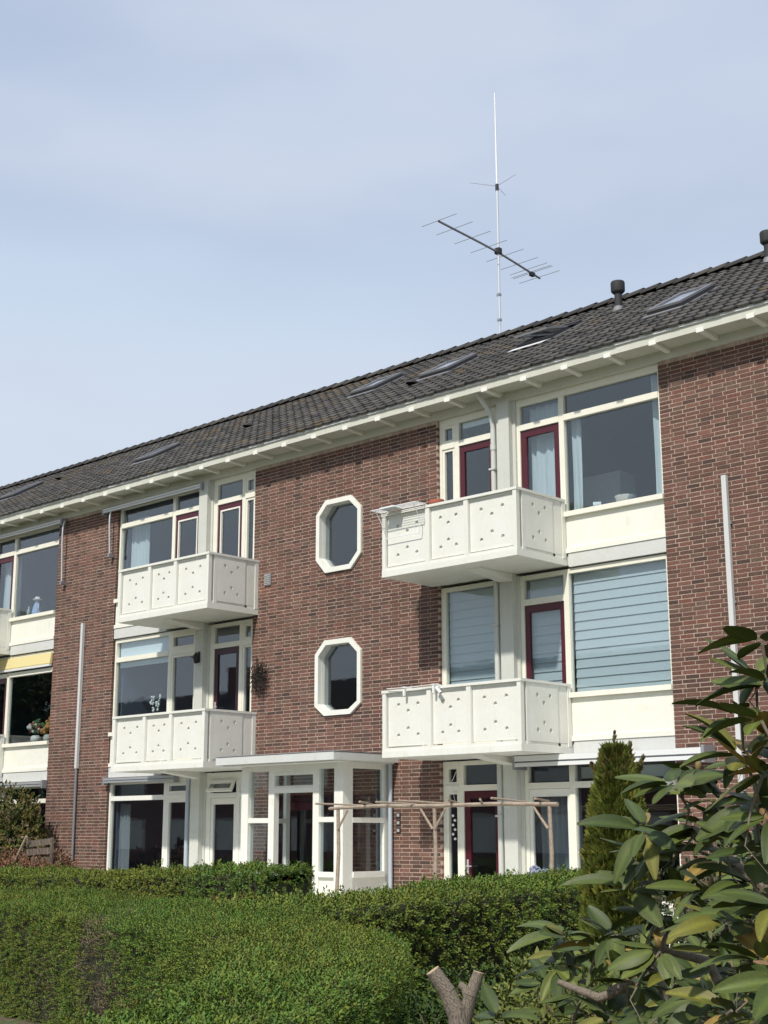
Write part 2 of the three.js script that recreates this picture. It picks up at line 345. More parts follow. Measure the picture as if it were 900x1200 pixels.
    if (fl > 0) mesh('concrete_band', fb(2.60, 4.322, 2.765 + o, 2.973 + o, -0.2, -0.004), M.band, bld);
    if (fl > 0) mesh('concrete_band', fb(0.003, 2.60, 2.80 + o, 2.93 + o, -0.2, -0.03), M.band, bld);
    mesh('filler_board', [fb(1.272, 1.325, b, Tt, -0.12, -0.03), fb(1.575, 1.633, b, Tt, -0.12, -0.015)], M.column, bld);
  });
  mesh('column', B(X(1.325), X(1.575), 0, FRIEZE - 0.004, -0.2, 0.075), M.column, bld);
}
function balcony(bx, dir, yo, opt = {}) {
  const s0 = -0.14, s1 = 2.566, z1 = 1.185;
  const xa = Math.min(bx + dir * s0, bx + dir * s1), xb = Math.max(bx + dir * s0, bx + dir * s1);
  const b = grp('balcony', bld);
  const yB = 2.788 + yo, yT = 2.889 + yo, yR = 3.809 + yo;
  mesh('slab', B(xa, xb, yB, yT, -0.02, z1 + 0.012), M.balcony, b);
  const xc = bx + dir * 1.45;
  const tb = new THREE.Shape(); tb.moveTo(0.076, yB - 0.002); tb.lineTo(z1 * 0.72, yB - 0.002); tb.lineTo(z1 * 0.70, yB - 0.03); tb.lineTo(0.076, yB - 0.12); tb.closePath();
  const beam = new THREE.ExtrudeGeometry(tb, { depth: 0.24, bevelEnabled: false }); beam.rotateY(-Math.PI / 2); beam.translate(xc + 0.12, 0, 0);
  mesh('cantilever_beam', mUV(beam), M.balcony, b);
  // rails
  mesh('bottom_rail', [B(xa + 0.01, xb - 0.01, yT, yT + 0.045, z1 - 0.075, z1 - 0.005), B(xa + 0.01, xa + 0.07, yT, yT + 0.045, 0, z1 - 0.077), B(xb - 0.07, xb - 0.01, yT, yT + 0.045, 0, z1 - 0.077)], M.balcony, b);
  mesh('top_rail', [B(xa - 0.015, xb + 0.015, yR - 0.04, yR, z1 - 0.10, z1 + 0.015), B(xa - 0.013, xa + 0.085, yR - 0.041, yR - 0.001, 0, z1 - 0.101), B(xb - 0.085, xb + 0.013, yR - 0.041, yR - 0.001, 0, z1 - 0.101)], M.balcony, b);
  // posts
  const xp = opt.posts ?? [0, 0.35, 0.645, 1];
  const px = xp.map(t => xa + 0.035 + (xb - xa - 0.07) * t);
  px.forEach((x, i) => { const w = i === 0 || i === 3 ? 0.035 : 0.042; mesh('post', B(x - w, x + w, yT + 0.001, yR - 0.042, z1 - 0.072, z1 + 0.004), M.balcony, b); });
  for (const [x, sgn] of [[xb - 0.04, 1], [xa + 0.04, -1]]) {
    mesh('post', B(x - 0.035, x + 0.04, yT + 0.002, yR - 0.043, z1 - 0.20, z1 - 0.125), M.balcony, b);
    mesh('post', B(x - 0.035, x + 0.045, yT + 0.002, yR - 0.043, 0.005, 0.085), M.balcony, b);
    mesh('post', B(x - 0.03, x + 0.03, yT + 0.002, yR - 0.043, 0.265, 0.315), M.balcony, b);
  }
  const plate = (w, h, th, dots = true) => {
    const s = shapeOf([[0, 0], [w, 0], [w, h], [0, h]]);
    if (dots) for (const [u, v] of [[0.2, 0.85], [0.8, 0.85], [0.5, 0.70], [0.5, 0.30], [0.2, 0.15], [0.8, 0.15]]) {
      const p = new THREE.Path(); p.absellipse(0.08 + (w - 0.16) * u, 0.06 + (h - 0.12) * v, 0.033, 0.033, 0, Math.PI * 2, true); s.holes.push(p);
    }
    const g = new THREE.ExtrudeGeometry(s, { depth: th, bevelEnabled: false, curveSegments: 6 });
    const back = new THREE.BoxGeometry(w, h, 0.01); back.translate(w / 2, h / 2, -0.0052);
    return mUV(merge([g, back]));
  };
  const y0 = yT + 0.047, hh = yR - 0.044 - y0;
  for (let i = 0; i < 3; i++) {
    const x0 = px[i] + 0.048, w = px[i + 1] - 0.048 - x0, g = plate(w, hh - 0.046, 0.03); g.translate(x0, y0 + 0.02, z1 - 0.074);
    mesh('panel', g, M.balcony, b);
    mesh('panel_lip', B(x0 - 0.004, x0 + w + 0.004, yR - 0.075, yR - 0.045, z1 - 0.06, z1 - 0.03), M.balcony, b);
  }
  for (const [x, sgn] of [[xb - 0.03, 1], [xa + 0.03, -1]]) {
    const wide = plate(z1 - 0.205 - 0.32, hh, 0.03); wide.rotateY(sgn > 0 ? Math.PI / 2 : -Math.PI / 2); wide.translate(x, y0, sgn > 0 ? z1 - 0.203 : 0.318);
    mesh('panel', wide, M.balcony, b);
    const nar = plate(0.17, hh, 0.022, false); nar.rotateY(sgn > 0 ? Math.PI / 2 : -Math.PI / 2); nar.translate(x, y0, sgn > 0 ? 0.26 : 0.09);
    mesh('panel', nar, M.balcony, b);
  }
  return b;
}
const stdDoor = { st: 0.1 };
bay(XC1, 1, [
  { a: 'door', up1: 2.70, sill: 0.75, doorA: { mat: M.red, handle: -1, st: 0.11 }, b2: 'glassdoor' },
  { a: 'single', sill: 3.68, doorB: { st: 0.085 }, bigSingle: true },
  { a: 'door', sill: 6.41, roller: true, doorA: { st: 0.095 }, doorB: { st: 0.105 } }]);
bay(XC0, -1, [
  { a: 'door', up1: 2.62, sill: 0.75, frame: M.white, tilt: true, doorA: { mat: M.white, st: 0.07 }, b2: 'casement' },
  { a: 'door', sill: 3.66, doorA: { mat: M.darkred, handle: 1, st: 0.095 }, b2: 'casement' },
  { a: 'door', sill: 6.38, doorA: { border: true, st: 0.07 }, doorB: { border: true, st: 0.07 } }]);
bay(XP0 - BAY, 1, [
  { a: 'door', sill: 0.75, b2: 'glassdoor' },
  { a: 'door', sill: 3.60, doorB: {} },
  { a: 'door', sill: 6.40, doorB: {} }]);
bay(XRIGHT, -1, [{ a: 'door', sill: 0.75, b2: 'glassdoor' }, { a: 'door', sill: 3.66 }, { a: 'door', sill: 6.40 }]);
balcony(XC1, 1, 0); balcony(XC1, 1, H);
balcony(XC0, -1, 0, { posts: [0, 0.35, 0.645, 1] }); balcony(XC0, -1, H);
balcony(XP0 - BAY, 1, 0); balcony(XP0 - BAY, 1, H);
balcony(XRIGHT, -1, 0); balcony(XRIGHT, -1, H);

// --------- eaves and roof
const eaves = grp('eaves', bld);
mesh('frieze_board', B(XLEFT, XRIGHT, FRIEZE, 8.535, -0.19, 0.035), M.eaves, eaves);
mesh('soffit', B(XLEFT, XRIGHT, 8.536, 8.556, -0.2, 0.42), M.eaves, eaves);
mesh('fascia_board', B(XLEFT, XRIGHT, 8.515, 8.632, 0.421, 0.447), M.eaves, eaves);
mesh('gutter', [B(XLEFT, XRIGHT, 8.634, 8.65, 0.40, 0.475), B(XLEFT, XRIGHT, 8.651, 8.672, 0.462, 0.476)], M.lip, eaves);
for (let k = -46; k < 9; k++) {
  const x = -2.826 + 0.782 * k; if (x < XLEFT + 0.2 || x > XRIGHT - 0.2) continue;
  const s = new THREE.Shape(); s.moveTo(0.036, 8.535); s.lineTo(0.42, 8.535); s.lineTo(0.42, 8.500); s.lineTo(0.036, 8.475); s.closePath();
  const g = new THREE.ExtrudeGeometry(s, { depth: 0.085, bevelEnabled: false }); g.rotateY(-Math.PI / 2); g.translate(x + 0.0425, 0, 0);
  mesh('rafter_tail', mUV(merge([g, B(x - 0.06, x + 0.06, 8.487, 8.555, 0.4475, 0.466), B(x - 0.0425, x + 0.0425, 8.500, 8.514, 0.42, 0.4475)])), M.white, eaves);
}
const slope = V(0, RIDGE_Y - EAVE_Y, RIDGE_Z - EAVE_Z), SL = slope.length(); slope.normalize();
const rnorm = V(0, -slope.z, slope.y);                              // up and out
const onRoof = (x, t, n = 0) => V(x, EAVE_Y + slope.y * t + rnorm.y * n, EAVE_Z + slope.z * t + rnorm.z * n);
const roof = grp('roof', bld);
{
  const deckZ = -0.06;
  const a = onRoof(0, 0.04, deckZ), b = onRoof(0, SL, deckZ), s = new THREE.Shape();
  s.moveTo(-a.z, a.y); s.lineTo(-b.z, b.y); s.lineTo(9.4, a.y); s.lineTo(9.4, 8.6); s.lineTo(-a.z, a.y - 0.03); s.closePath();
  const g = new THREE.ExtrudeGeometry(s, { depth: XRIGHT - XLEFT, bevelEnabled: false }); g.rotateY(Math.PI / 2); g.translate(XLEFT, 0, 0);
  mesh('roof_deck', mUV(g), M.deck, roof);
}
const TW = 0.22, TG = SL / 17;
function tileGeo() {
  const n = 8, pos = [], idx = [], prof = u => 0.018 * Math.exp(-(((u - 0.14) / 0.11) ** 2)) - 0.006 * Math.exp(-(((u - 0.6) / 0.25) ** 2));
  for (let i = 0; i <= n; i++) { const u = i / n, x = (u - 0.5) * (TW - 0.002), p = prof(u); const a = V(x, 0, 0).addScaledVector(rnorm, 0.036 + p), b = V(x, 0, 0).addScaledVector(slope, TG * 1.08).addScaledVector(rnorm, 0.004 + p), c = V(x, 0, 0).addScaledVector(rnorm, 0.002 + p); pos.push(a, b, a.clone(), c); }
  for (let i = 0; i < n; i++) { const k = i * 4; idx.push(k, k + 4, k + 1, k + 4, k + 5, k + 1, k + 2, k + 3, k + 6, k + 6, k + 3, k + 7); }
  const g = new THREE.BufferGeometry(); g.setAttribute('position', new THREE.Float32BufferAttribute(pos.flatMap(p => [p.x, p.y, p.z]), 3)); g.setIndex(idx); g.computeVertexNormals();
  const uv = []; pos.forEach((p, i) => uv.push(p.x, (i % 4 === 1 ? TG : 0))); g.setAttribute('uv', new THREE.Float32BufferAttribute(uv, 2));
  return g;
}
const skylights = [[-3.55, 1.85, 0.62, 1.2, 0], [-6.72, 2.75, 0.72, 1.15, 0.22], [-8.75, 2.35, 0.72, 0.95, 0], [-11.1, 2.95, 0.66, 0.95, 0], [-24.0, 2.9, 0.66, 1.0, 0], [-17.5, 2.35, 0.66, 0.9, 0]];
const tilePal = [[0.106, 0.098, 0.086], [0.086, 0.081, 0.073], [0.130, 0.118, 0.101], [0.068, 0.063, 0.058], [0.148, 0.134, 0.112], [0.117, 0.106, 0.090]];
const tileMats = tilePal.map(t => std(...t, 0.85, { map: grainTex }));
{
  const tg = tileGeo(), tgn = tg.toNonIndexed(), list = [], gs = [];
  for (let row = 0; row < 17; row++) for (let x = XLEFT + TW / 2 + (row % 2) * TW * 0.5; x < XRIGHT; x += TW) {
    const t = row * TG;
    if (skylights.some(([sx, st, w, l]) => x > sx - w / 2 - 0.05 && x < sx + w / 2 + 0.05 && t + TG > st + 0.12 && t < st + l - 0.12)) continue;
    list.push({ x, row, t, seen: x < -1.0 - 2.7 * row / 17 });
  }
  const near = new Set(list.filter(q => q.seen).sort((p, q) => Math.hypot(p.x - 7.6, 17 + p.t * 0.86) - Math.hypot(q.x - 7.6, 17 + q.t * 0.86)).slice(0, 300));
  for (const q of list) {
    const p = onRoof(q.x + rr(-0.003, 0.003), q.t + rr(-0.008, 0.008), rr(-0.004, 0.005)), k = Math.floor(R() * 6);
    if (near.has(q)) { const m = new THREE.Mesh(tg, tileMats[k]); m.name = 'roof_tile'; m.castShadow = m.receiveShadow = true; m.position.copy(p); m.rotation.z = rr(-0.006, 0.006); roof.add(m); } else {
      const g = tgn.clone(); g.translate(p.x, p.y, p.z);
      const lich = fbm(q.x * 0.7, q.row * 0.5, 3, 3) > 0.62 && R() < 0.35, v = rr(0.85, 1.15), c = lich ? [0.16, 0.115, 0.06] : tilePal[k];
      gs.push(addColor(g, c.map(z => z * v)));
    }
  }
  const s = mesh('roof_tiling', gs, M.tiles, roof); s.userData.kind = 'stuff';
  // ridge tiles, each overlapping the next
  const rs = new THREE.Shape(); for (let i = 0; i <= 8; i++) { const a = Math.PI * i / 8; const q = [Math.cos(a) * 0.15, Math.sin(a) * 0.12 - 0.03]; i ? rs.lineTo(...q) : rs.moveTo(...q); } for (let i = 8; i >= 0; i--) { const a = Math.PI * i / 8; rs.lineTo(Math.cos(a) * 0.13, Math.sin(a) * 0.10 - 0.03); } rs.closePath();
  const rg = new THREE.ExtrudeGeometry(rs, { depth: 0.40, bevelEnabled: false }); rg.rotateY(Math.PI / 2); rg.rotateZ(0.085); mUV(rg);
  for (let x = XLEFT; x < XRIGHT - 0.3; x += 0.36) {
    const m = new THREE.Mesh(rg, tileMats[[0, 1, 3, 3, 1, 2][Math.floor(R() * 6)]]); m.name = 'ridge_tile'; m.castShadow = m.receiveShadow = true;
    m.position.set(x, RIDGE_Y + 0.02 + rr(-0.004, 0.004), RIDGE_Z); roof.add(m);
  }
}
for (const [x, t, w, l, open] of skylights) {
  const s = grp('skylight', bld); s.position.copy(onRoof(x, t, 0.0)); s.rotation.x = Math.atan2(-slope.z, slope.y) * -1;   // local y runs up the slope, z points out
  mesh('flashing', [B(-w / 2 - 0.05, w / 2 + 0.05, -0.16, 0.0, 0.028, 0.048), B(-w / 2 - 0.05, -w / 2, 0.0, l, 0.0, 0.04), B(w / 2, w / 2 + 0.05, 0.0, l, 0.0, 0.04)], M.pipegrey, s);
  if (open) mesh('apron', B(-w / 2 - 0.02, w / 2 + 0.02, -0.30, -0.12, 0.05, 0.056), M.lip, s);
  mesh('kerb', [B(-w / 2, -w / 2 + 0.05, 0, l, -0.05, 0.095), B(w / 2 - 0.05, w / 2, 0, l, -0.05, 0.095), B(-w / 2 + 0.05, w / 2 - 0.05, 0, 0.05, -0.05, 0.095), B(-w / 2 + 0.05, w / 2 - 0.05, l - 0.05, l, -0.05, 0.095)], M.ventblack, s);
  mesh('back', B(-w / 2 + 0.05, w / 2 - 0.05, 0.05, l - 0.05, -0.05, -0.04), M.deck, s);
  const sash = mesh('sash', [B(-w / 2, -w / 2 + 0.06, -l / 2, l / 2, 0, 0.035), B(w / 2 - 0.06, w / 2, -l / 2, l / 2, 0, 0.035), B(-w / 2 + 0.06, w / 2 - 0.06, -l / 2, -l / 2 + 0.07, 0, 0.035), B(-w / 2 + 0.06, w / 2 - 0.06, l / 2 - 0.07, l / 2, 0, 0.035)], M.pipegrey, s);
  const pane = mesh('pane', B(-w / 2 + 0.05, w / 2 - 0.05, -l / 2 + 0.05, l / 2 - 0.05, 0.012, 0.016), M.glass, s);
  for (const q of [sash, pane]) { q.position.set(0, l / 2, 0.097); q.rotation.x = -open; }
}
for (const [x, t] of [[-5.9, 4.44], [-3.15, 5.0]]) {
  const v = grp('flue_vent', bld), p = onRoof(x, t); v.position.copy(p); v.scale.set(0.82, 0.88, 0.82);
  mesh('base', new THREE.CylinderGeometry(0.10, 0.15, 0.16, 14), M.pipegrey, v);
  const pipe = new THREE.CylinderGeometry(0.085, 0.085, 0.5, 16); pipe.translate(0, 0.22, 0); mesh('pipe', pipe, M.ventblack, v);
  const cap = new THREE.LatheGeometry([[0.085, 0.36], [0.12, 0.38], [0.155, 0.42], [0.158, 0.60], [0.145, 0.625], [0, 0.635]].map(q => new THREE.Vector2(...q)), 20); mesh('cowl', cap, M.ventblack, v);
}
for (const [x, t] of [[-8.98, 1.95], [-22.9, 3.87], [-14.6, 3.0]]) { const p = onRoof(x, t, 0.05); const g = new THREE.SphereGeometry(0.11, 10, 6, 0, Math.PI * 2, 0, Math.PI / 2); g.scale(1, 0.7, 1.2); g.translate(p.x, p.y, p.z); mesh('tile_vent', g, M.ventblack, roof); }

// --------- pipes, plates and grille on the facade
{
  const p = grp('downpipe', bld), x = XC1 + 1.235;
  mesh('pipe', tube([V(x - 0.10, 8.60, 0.40), V(x - 0.08, 8.50, 0.30), V(x - 0.01, 8.22, 0.10), V(x, 8.02, 0.052), V(x, 7.90, 0.05)], 0.042, 20, 12), M.pipelight, p);
  mesh('pipe', tube([V(x, 7.98, 0.05), V(x, 0.0, 0.05)], 0.045, 1, 12), M.pipelight, p);
  mesh('collar', tube([V(x, 7.63, 0.05), V(x, 7.72, 0.05)], 0.054, 1, 12), M.pipelight, p);
  for (const y of [7.3, 4.8, 1.9]) mesh('bracket', B(x - 0.06, x + 0.06, y, y + 0.03, -0.02, 0.108), M.pipelight, p);
  const l = grp('downpipe', bld);
  mesh('pipe', tube([V(-13.66, 2.5, 0.03), V(-13.66, 0, 0.03)], 0.04, 1, 10), M.pipeblue, l);
  mesh('elbow', tube([V(-13.6, 2.75, 0.06), V(-13.64, 2.62, 0.04), V(-13.66, 2.48, 0.03)], 0.04, 8, 10), M.pipeblue, l);
  for (const [xx, y1, y0, br] of [[-2.03, 6.49, 2.2, 2.2], [-17.31, 5.99, 2.98, 2.98]]) {
    const c = grp('cable_conduit', bld);
    mesh('sleeve', B(xx - 0.036, xx + 0.036, y0, y1, 0.012, 0.075), M.pipewhite, c);
    mesh('lower_pipe', tube([V(xx, 0, 0.045), V(xx, y0 + 0.02, 0.045)], 0.028, 1, 8), M.pipegrey, c);
    for (let y = y0 + 0.3; y < y1; y += 1.1) mesh('clip', B(xx - 0.06, xx + 0.06, y, y + 0.035, 0.002, 0.03), M.pipegrey, c);
  }
  const v = grp('vent_grille', bld); mesh('frame', B(-11.62, -11.44, 6.10, 6.32, 0.002, 0.022), M.alugrey, v);
  for (let k = 0; k < 6; k++) mesh('slat', B(-11.605, -11.455, 6.115 + k * 0.033, 6.135 + k * 0.033, 0.0222, 0.032), M.flat, v);
  for (const y of [1.95, 1.83, 1.71]) { const n = grp('number_plate', bld); mesh('plate', B(-8.315, -8.225, y - 0.04, y + 0.04, 0.002, 0.014), M.black, n); mesh('face', B(-8.298, -8.242, y - 0.024, y + 0.024, 0.0142, 0.018), M.flat, n); }
}

// --------- glazed entrance porch
{
  const p = grp('entrance_porch', bld), ZP = 1.03, XS = -8.49, XW = -10.93;
  mesh('canopy', [B(-11.10, -8.29, 2.80, 2.915, 0.004, 1.45), B(-11.03, -8.36, 2.765, 2.799, 0.004, 1.38)], M.concrete, p);
  mesh('canopy_fascia', [B(-11.12, -8.27, 2.785, 2.905, 1.451, 1.475), B(-8.289, -8.265, 2.785, 2.905, 0.004, 1.449), B(-11.125, -11.101, 2.785, 2.905, 0.004, 1.449)], M.band, p);
  mesh('canopy_felt', B(-11.13, -8.26, 2.916, 2.926, 0.004, 1.48), M.alugrey, p);
  const f = (x0, x1, y0, y1, z0 = ZP - 0.09, z1 = ZP) => B(x0, x1, y0, y1, z0, z1);
  for (const [a, b] of [[XW, -10.76], [-10.27, -10.13], [-9.20, -9.06], [-8.69, XS]]) mesh('post', f(a, b, 0.03, 2.764, b === XS ? ZP - 0.2 : ZP - 0.11, ZP + (b === XS || a === XW ? 0.02 : 0)), M.white, p);
  for (const q of [f(-10.76, -10.27, 1.835, 1.915, ZP - 0.085, ZP + 0.005), f(-9.06, -8.69, 1.84, 1.92, ZP - 0.085, ZP + 0.005), f(-10.13, -9.20, 2.315, 2.395, ZP - 0.085, ZP + 0.005)]) mesh('transom', q, M.white, p);
  for (const q of [f(-10.76, -10.27, 0.99, 1.07, ZP - 0.085, ZP + 0.02), f(-9.06, -8.69, 0.99, 1.07, ZP - 0.085, ZP + 0.02)]) mesh('sill_rail', q, M.white, p);
  for (const q of [f(-10.76, -10.27, 2.68, 2.763), f(-10.13, -9.20, 2.66, 2.763), f(-9.06, -8.69, 2.68, 2.763)]) mesh('head_rail', q, M.white, p);
  for (const q of [f(-10.76, -10.27, 0.03, 0.988, ZP - 0.07, ZP - 0.03), f(-9.06, -8.69, 0.03, 0.988, ZP - 0.07, ZP - 0.03)]) mesh('dado_panel', q, M.panel, p);
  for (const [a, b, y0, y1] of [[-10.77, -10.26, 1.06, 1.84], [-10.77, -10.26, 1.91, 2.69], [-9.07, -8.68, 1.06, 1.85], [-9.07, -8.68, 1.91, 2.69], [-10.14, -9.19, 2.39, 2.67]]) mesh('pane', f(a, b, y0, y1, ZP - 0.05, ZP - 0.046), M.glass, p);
  mesh('fanlight_frame', [f(-10.13, -9.20, 2.60, 2.658, ZP - 0.07, ZP - 0.01), f(-10.13, -9.20, 2.397, 2.43, ZP - 0.07, ZP - 0.01)], M.white, p);
  // right hand side
  const g = (z0, z1, y0, y1, x0 = XS - 0.09, x1 = XS) => B(x0, x1, y0, y1, z0, z1);
  mesh('post', g(0.004, 0.11, 0.03, 2.764), M.white, p);
  mesh('transom', g(0.112, ZP - 0.202, 1.83, 1.91, XS - 0.085, XS + 0.005), M.white, p);
  mesh('sill_rail', g(0.112, ZP - 0.202, 0.985, 1.075, XS - 0.085, XS + 0.02), M.white, p);
  mesh('head_rail', g(0.112, ZP - 0.202, 2.68, 2.763), M.white, p);
  mesh('dado_panel', g(0.112, ZP - 0.202, 0.03, 0.983, XS - 0.07, XS - 0.03), M.panel, p);
  for (const [y0, y1] of [[1.07, 1.84], [1.90, 2.69]]) mesh('pane', g(0.10, ZP - 0.19, y0, y1, XS - 0.05, XS - 0.046), M.glass, p);
  // left hand side
  mesh('post', B(XW, XW + 0.08, 0.03, 2.764, 0.004, 0.09), M.white, p);
  mesh('transom', B(XW, XW + 0.08, 1.835, 1.915, 0.092, ZP - 0.112), M.white, p);
  mesh('dado_panel', B(XW + 0.02, XW + 0.06, 0.03, 1.0, 0.092, ZP - 0.112), M.panel, p);
  mesh('pane', B(XW + 0.03, XW + 0.034, 1.0, 2.76, 0.08, ZP - 0.10), M.glass, p);
  mesh('doorstep', B(-10.13, -9.2, 0.0, 0.12, 0.3, ZP + 0.3), M.concrete, p);
  mesh('rain_pipe', tube([V(-8.40, 2.78, 0.06), V(-8.40, 0, 0.06)], 0.036, 1, 10), M.pipeblue, p);
  // hall door in the wall behind the porch
  const d = grp('door', bld);
  mesh('door_frame', [B(-11.218, -11.10, 0.12, 2.328, -0.16, -0.06), B(-10.27, -10.152, 0.12, 2.328, -0.16, -0.06), B(-11.10, -10.27, 2.2, 2.328, -0.16, -0.06)], M.darkred, d);
  mesh('door_leaf', [B(-11.098, -10.98, 0.12, 2.198, -0.14, -0.09), B(-10.40, -10.272, 0.12, 2.198, -0.14, -0.09), B(-10.98, -10.40, 2.06, 2.198, -0.14, -0.09), B(-10.98, -10.40, 0.12, 0.5, -0.14, -0.09)], M.red, d);
  mesh('pane', B(-10.99, -10.39, 0.49, 2.07, -0.12, -0.116), M.glass, d);
  const w = grp('hall_screen', bld);
  mesh('frame', [B(-10.15, -10.09, 0.12, 2.328, -0.155, -0.065), B(-8.69, -8.622, 0.12, 2.328, -0.155, -0.065), B(-9.42, -9.36, 0.12, 2.268, -0.155, -0.065), B(-10.09, -8.69, 2.268, 2.328, -0.155, -0.065), B(-10.09, -9.42, 0.12, 0.6, -0.15, -0.07), B(-9.36, -8.69, 0.12, 0.6, -0.15, -0.07)], M.darkred, w);
  for (const [a, b] of [[-10.1, -9.41], [-9.37, -8.68]]) mesh('pane', B(a, b, 0.59, 2.275, -0.115, -0.111), M.glass, w);
}

// ------------------------------------------------------------------ radio antenna on the ridge
{
  const a = thing('radio_antenna', 'tall radio mast with white whip and horizontal yagi aerial above roof ridge', 'antenna', [-9.574, 11.5, -4.5]);
  mesh('mast', [tube([V(0, -0.1, 0), V(0, 3.43, 0)], 0.027, 1, 10)], M.alu, a);
  mesh('whip', taper(V(0, 3.44, 0), V(-0.01, 5.62, 0), 0.021, 0.013, 8), std(0.88, 0.88, 0.88, 0.4), a);
  mesh('whip_socket', tube([V(0, 3.36, 0), V(0, 3.5, 0)], 0.038, 1, 10), M.black, a);
  for (const k of [0.15, 2.25, 4.35]) mesh('radial', taper(V(0, 3.46, 0), V(Math.cos(k) * 0.58, 3.5, Math.sin(k) * 0.58), 0.005, 0.004, 5), M.alugrey, a);
  mesh('boom', tube([V(0.10, 1.98, 1.99), V(-0.02, 1.98, 0.05), V(-0.26, 1.98, -1.75)], 0.024, 8, 8), M.alugrey, a);
  for (const [x, z, l] of [[0.10, 1.98, 0.90], [0.07, 1.48, 0.93], [0.04, 0.89, 0.94], [-0.006, 0.31, 0.95], [-0.056, -0.28, 0.97], [-0.11, -0.83, 0.98], [-0.15, -1.2, 0.99], [-0.20, -1.36, 1.05], [-0.205, -1.42, 1.05], [-0.255, -1.72, 1.08]]) mesh('element', tube([V(x - l / 2, 2.0, z + l * 0.01), V(x + l / 2, 2.0, z - l * 0.01)], 0.007, 1, 6), M.alugrey, a);
  mesh('boom_clamp', [B(-0.06, 0.06, 1.93, 2.05, -0.05, 0.06)], M.black, a);
  mesh('feed_box', B(-0.24, -0.16, 1.91, 1.99, -1.46, -1.34), M.black, a);
  for (const y of [1.0, 0.45]) mesh('mast_clamp', B(-0.045, 0.03, y, y + 0.05, -0.035, 0.035), M.alugrey, a);
}

// ------------------------------------------------------------------ awnings
function awning(label, x0, x1, y, z0, z1, h, arms, mat = M.lip) {
  const a = thing('awning', label, 'awning', [(x0 + x1) / 2, y, 0], 'folded awnings on the facade'), w = (x1 - x0) / 2;
  mesh('cassette', B(-w, w, -h, 0, z0, z1 - 0.03), M.alugrey, a);
  mesh('front_bar', B(-w, w, -h * 0.55, -0.004, z1 - 0.03, z1), mat, a);
  mesh('lower_bar', B(-w, w, -h - 0.012, -h * 0.72, z1 - 0.03, z1 - 0.004), mat, a);
  for (const s of [-1, 1]) mesh('end_bracket', B(s * w, s * (w + 0.045), -h - 0.05, 0.03, 0.012, z1 - 0.01), M.alugrey, a);
  for (const [ax, len] of arms) { const xx = ax - (x0 + x1) / 2; mesh('folding_arm', [tube([V(xx, -h * 0.6, z1 - 0.06), V(xx + 0.01, -h - 0.1, z1 - 0.02), V(xx + 0.012, -len, z1 - 0.05)], 0.018, 8, 8)], M.alu, a); mesh('arm_joint', B(xx - 0.03, xx + 0.045, -len - 0.05, -len + 0.02, 0.005, z1 - 0.02), M.pipegrey, a); }
  return a;
}
awning('slim folded awning under the eaves above white bordered balcony doors', -16.62, -13.42, 8.33, 0.036, 0.15, 0.07, [[-16.40, 1.0]]);
awning('slim folded awning under the eaves beside brick pier, above window with figurine', -22.2, -18.22, 8.36, 0.036, 0.15, 0.07, [[-18.12, 1.4]]);
awning('wide pale awning box over ground floor windows behind the conifer', -5.62, -2.46, 2.78, -0.01, 0.32, 0.15, [], M.lip);
awning('grey awning box above ground floor window, under balcony with flowering twigs', -16.24, -14.0, 2.745, -0.01, 0.12, 0.08, [], M.zinc);
awning('grey awning box above the climbing shrub', -22.0, -18.46, 2.745, -0.01, 0.14, 0.09, [], M.zinc);
{
  const a = thing('yellow_awning', 'rolled yellow fabric awning above window with flower vases', 'awning', [-20.2, 5.24, 0], 'folded awnings on the facade');
  const s = shapeOf([[-0.03, 0.25], [0.0, 0.25], [0.035, 0.02], [0.02, 0.0], [-0.03, 0.02]]); const g = new THREE.ExtrudeGeometry(s, { depth: 3.3, bevelEnabled: false }); g.rotateY(-Math.PI / 2); g.translate(1.69, 0, 0);
  mesh('fabric', mUV(g), M.yellow, a); mesh('front_bar', B(-1.62, 1.7, -0.045, -0.002, -0.01, 0.05), M.lip, a);
}

// ------------------------------------------------------------------ curtains and blinds behind the glass
function curtain(label, x0, x1, y0, y1, z = -0.3, folds = 7, mat = M.curtain, amp = 0.028) {
  const n = Math.max(12, folds * 8), g = new THREE.PlaneGeometry(x1 - x0, y1 - y0, n, 6), p = g.attributes.position;
  for (let i = 0; i < p.count; i++) { const u = (p.getX(i) / (x1 - x0) + 0.5), v = p.getY(i) / (y1 - y0) + 0.5; p.setZ(i, amp * Math.sin(u * folds * 6.283 + Math.sin(u * 9) * 0.9) * (0.75 + 0.35 * (1 - v)) + 0.01 * Math.sin(u * 31 + v * 3)); p.setX(i, p.getX(i) + 0.012 * Math.sin(v * 4 + u * 12)); }
  g.computeVertexNormals();
  const m = mesh(numbered('curtain'), g, mat, scene); m.position.set((x0 + x1) / 2, (y0 + y1) / 2, z); m.userData = { label, category: 'curtain', group: 'curtains behind the windows' };
}
const drape = std(0.22, 0.23, 0.24, 1);
curtain('white curtain behind upper red balcony door beside the big top window', -5.62, -4.90, 5.9, 8.28, -0.28, 5);
curtain('thin white curtain strip at brick side of big top window', -3.32, -3.07, 6.36, 8.3, -0.25, 2);
curtain('thin white curtain strip at door side of big top window', -4.79, -4.62, 6.36, 8.0, -0.25, 2);
curtain('white gathered curtain behind top window under slim awning', -16.16, -15.55, 6.33, 8.1, -0.3, 5);
curtain('white curtain behind casement beside the black wall lantern', -13.98, -13.62, 3.66, 5.35, -0.3, 3);
curtain('white curtain behind red door next to window with figurine', -21.05, -20.35, 6.3, 7.9, -0.3, 5);
curtain('grey drapes behind the ground floor glass door by the pergola', -5.62, -4.86, 0.2, 2.3, -0.3, 6, drape);
curtain('pale drape at brick side of the ground floor left window', -16.2, -15.85, 0.5, 2.25, -0.3, 3, drape);
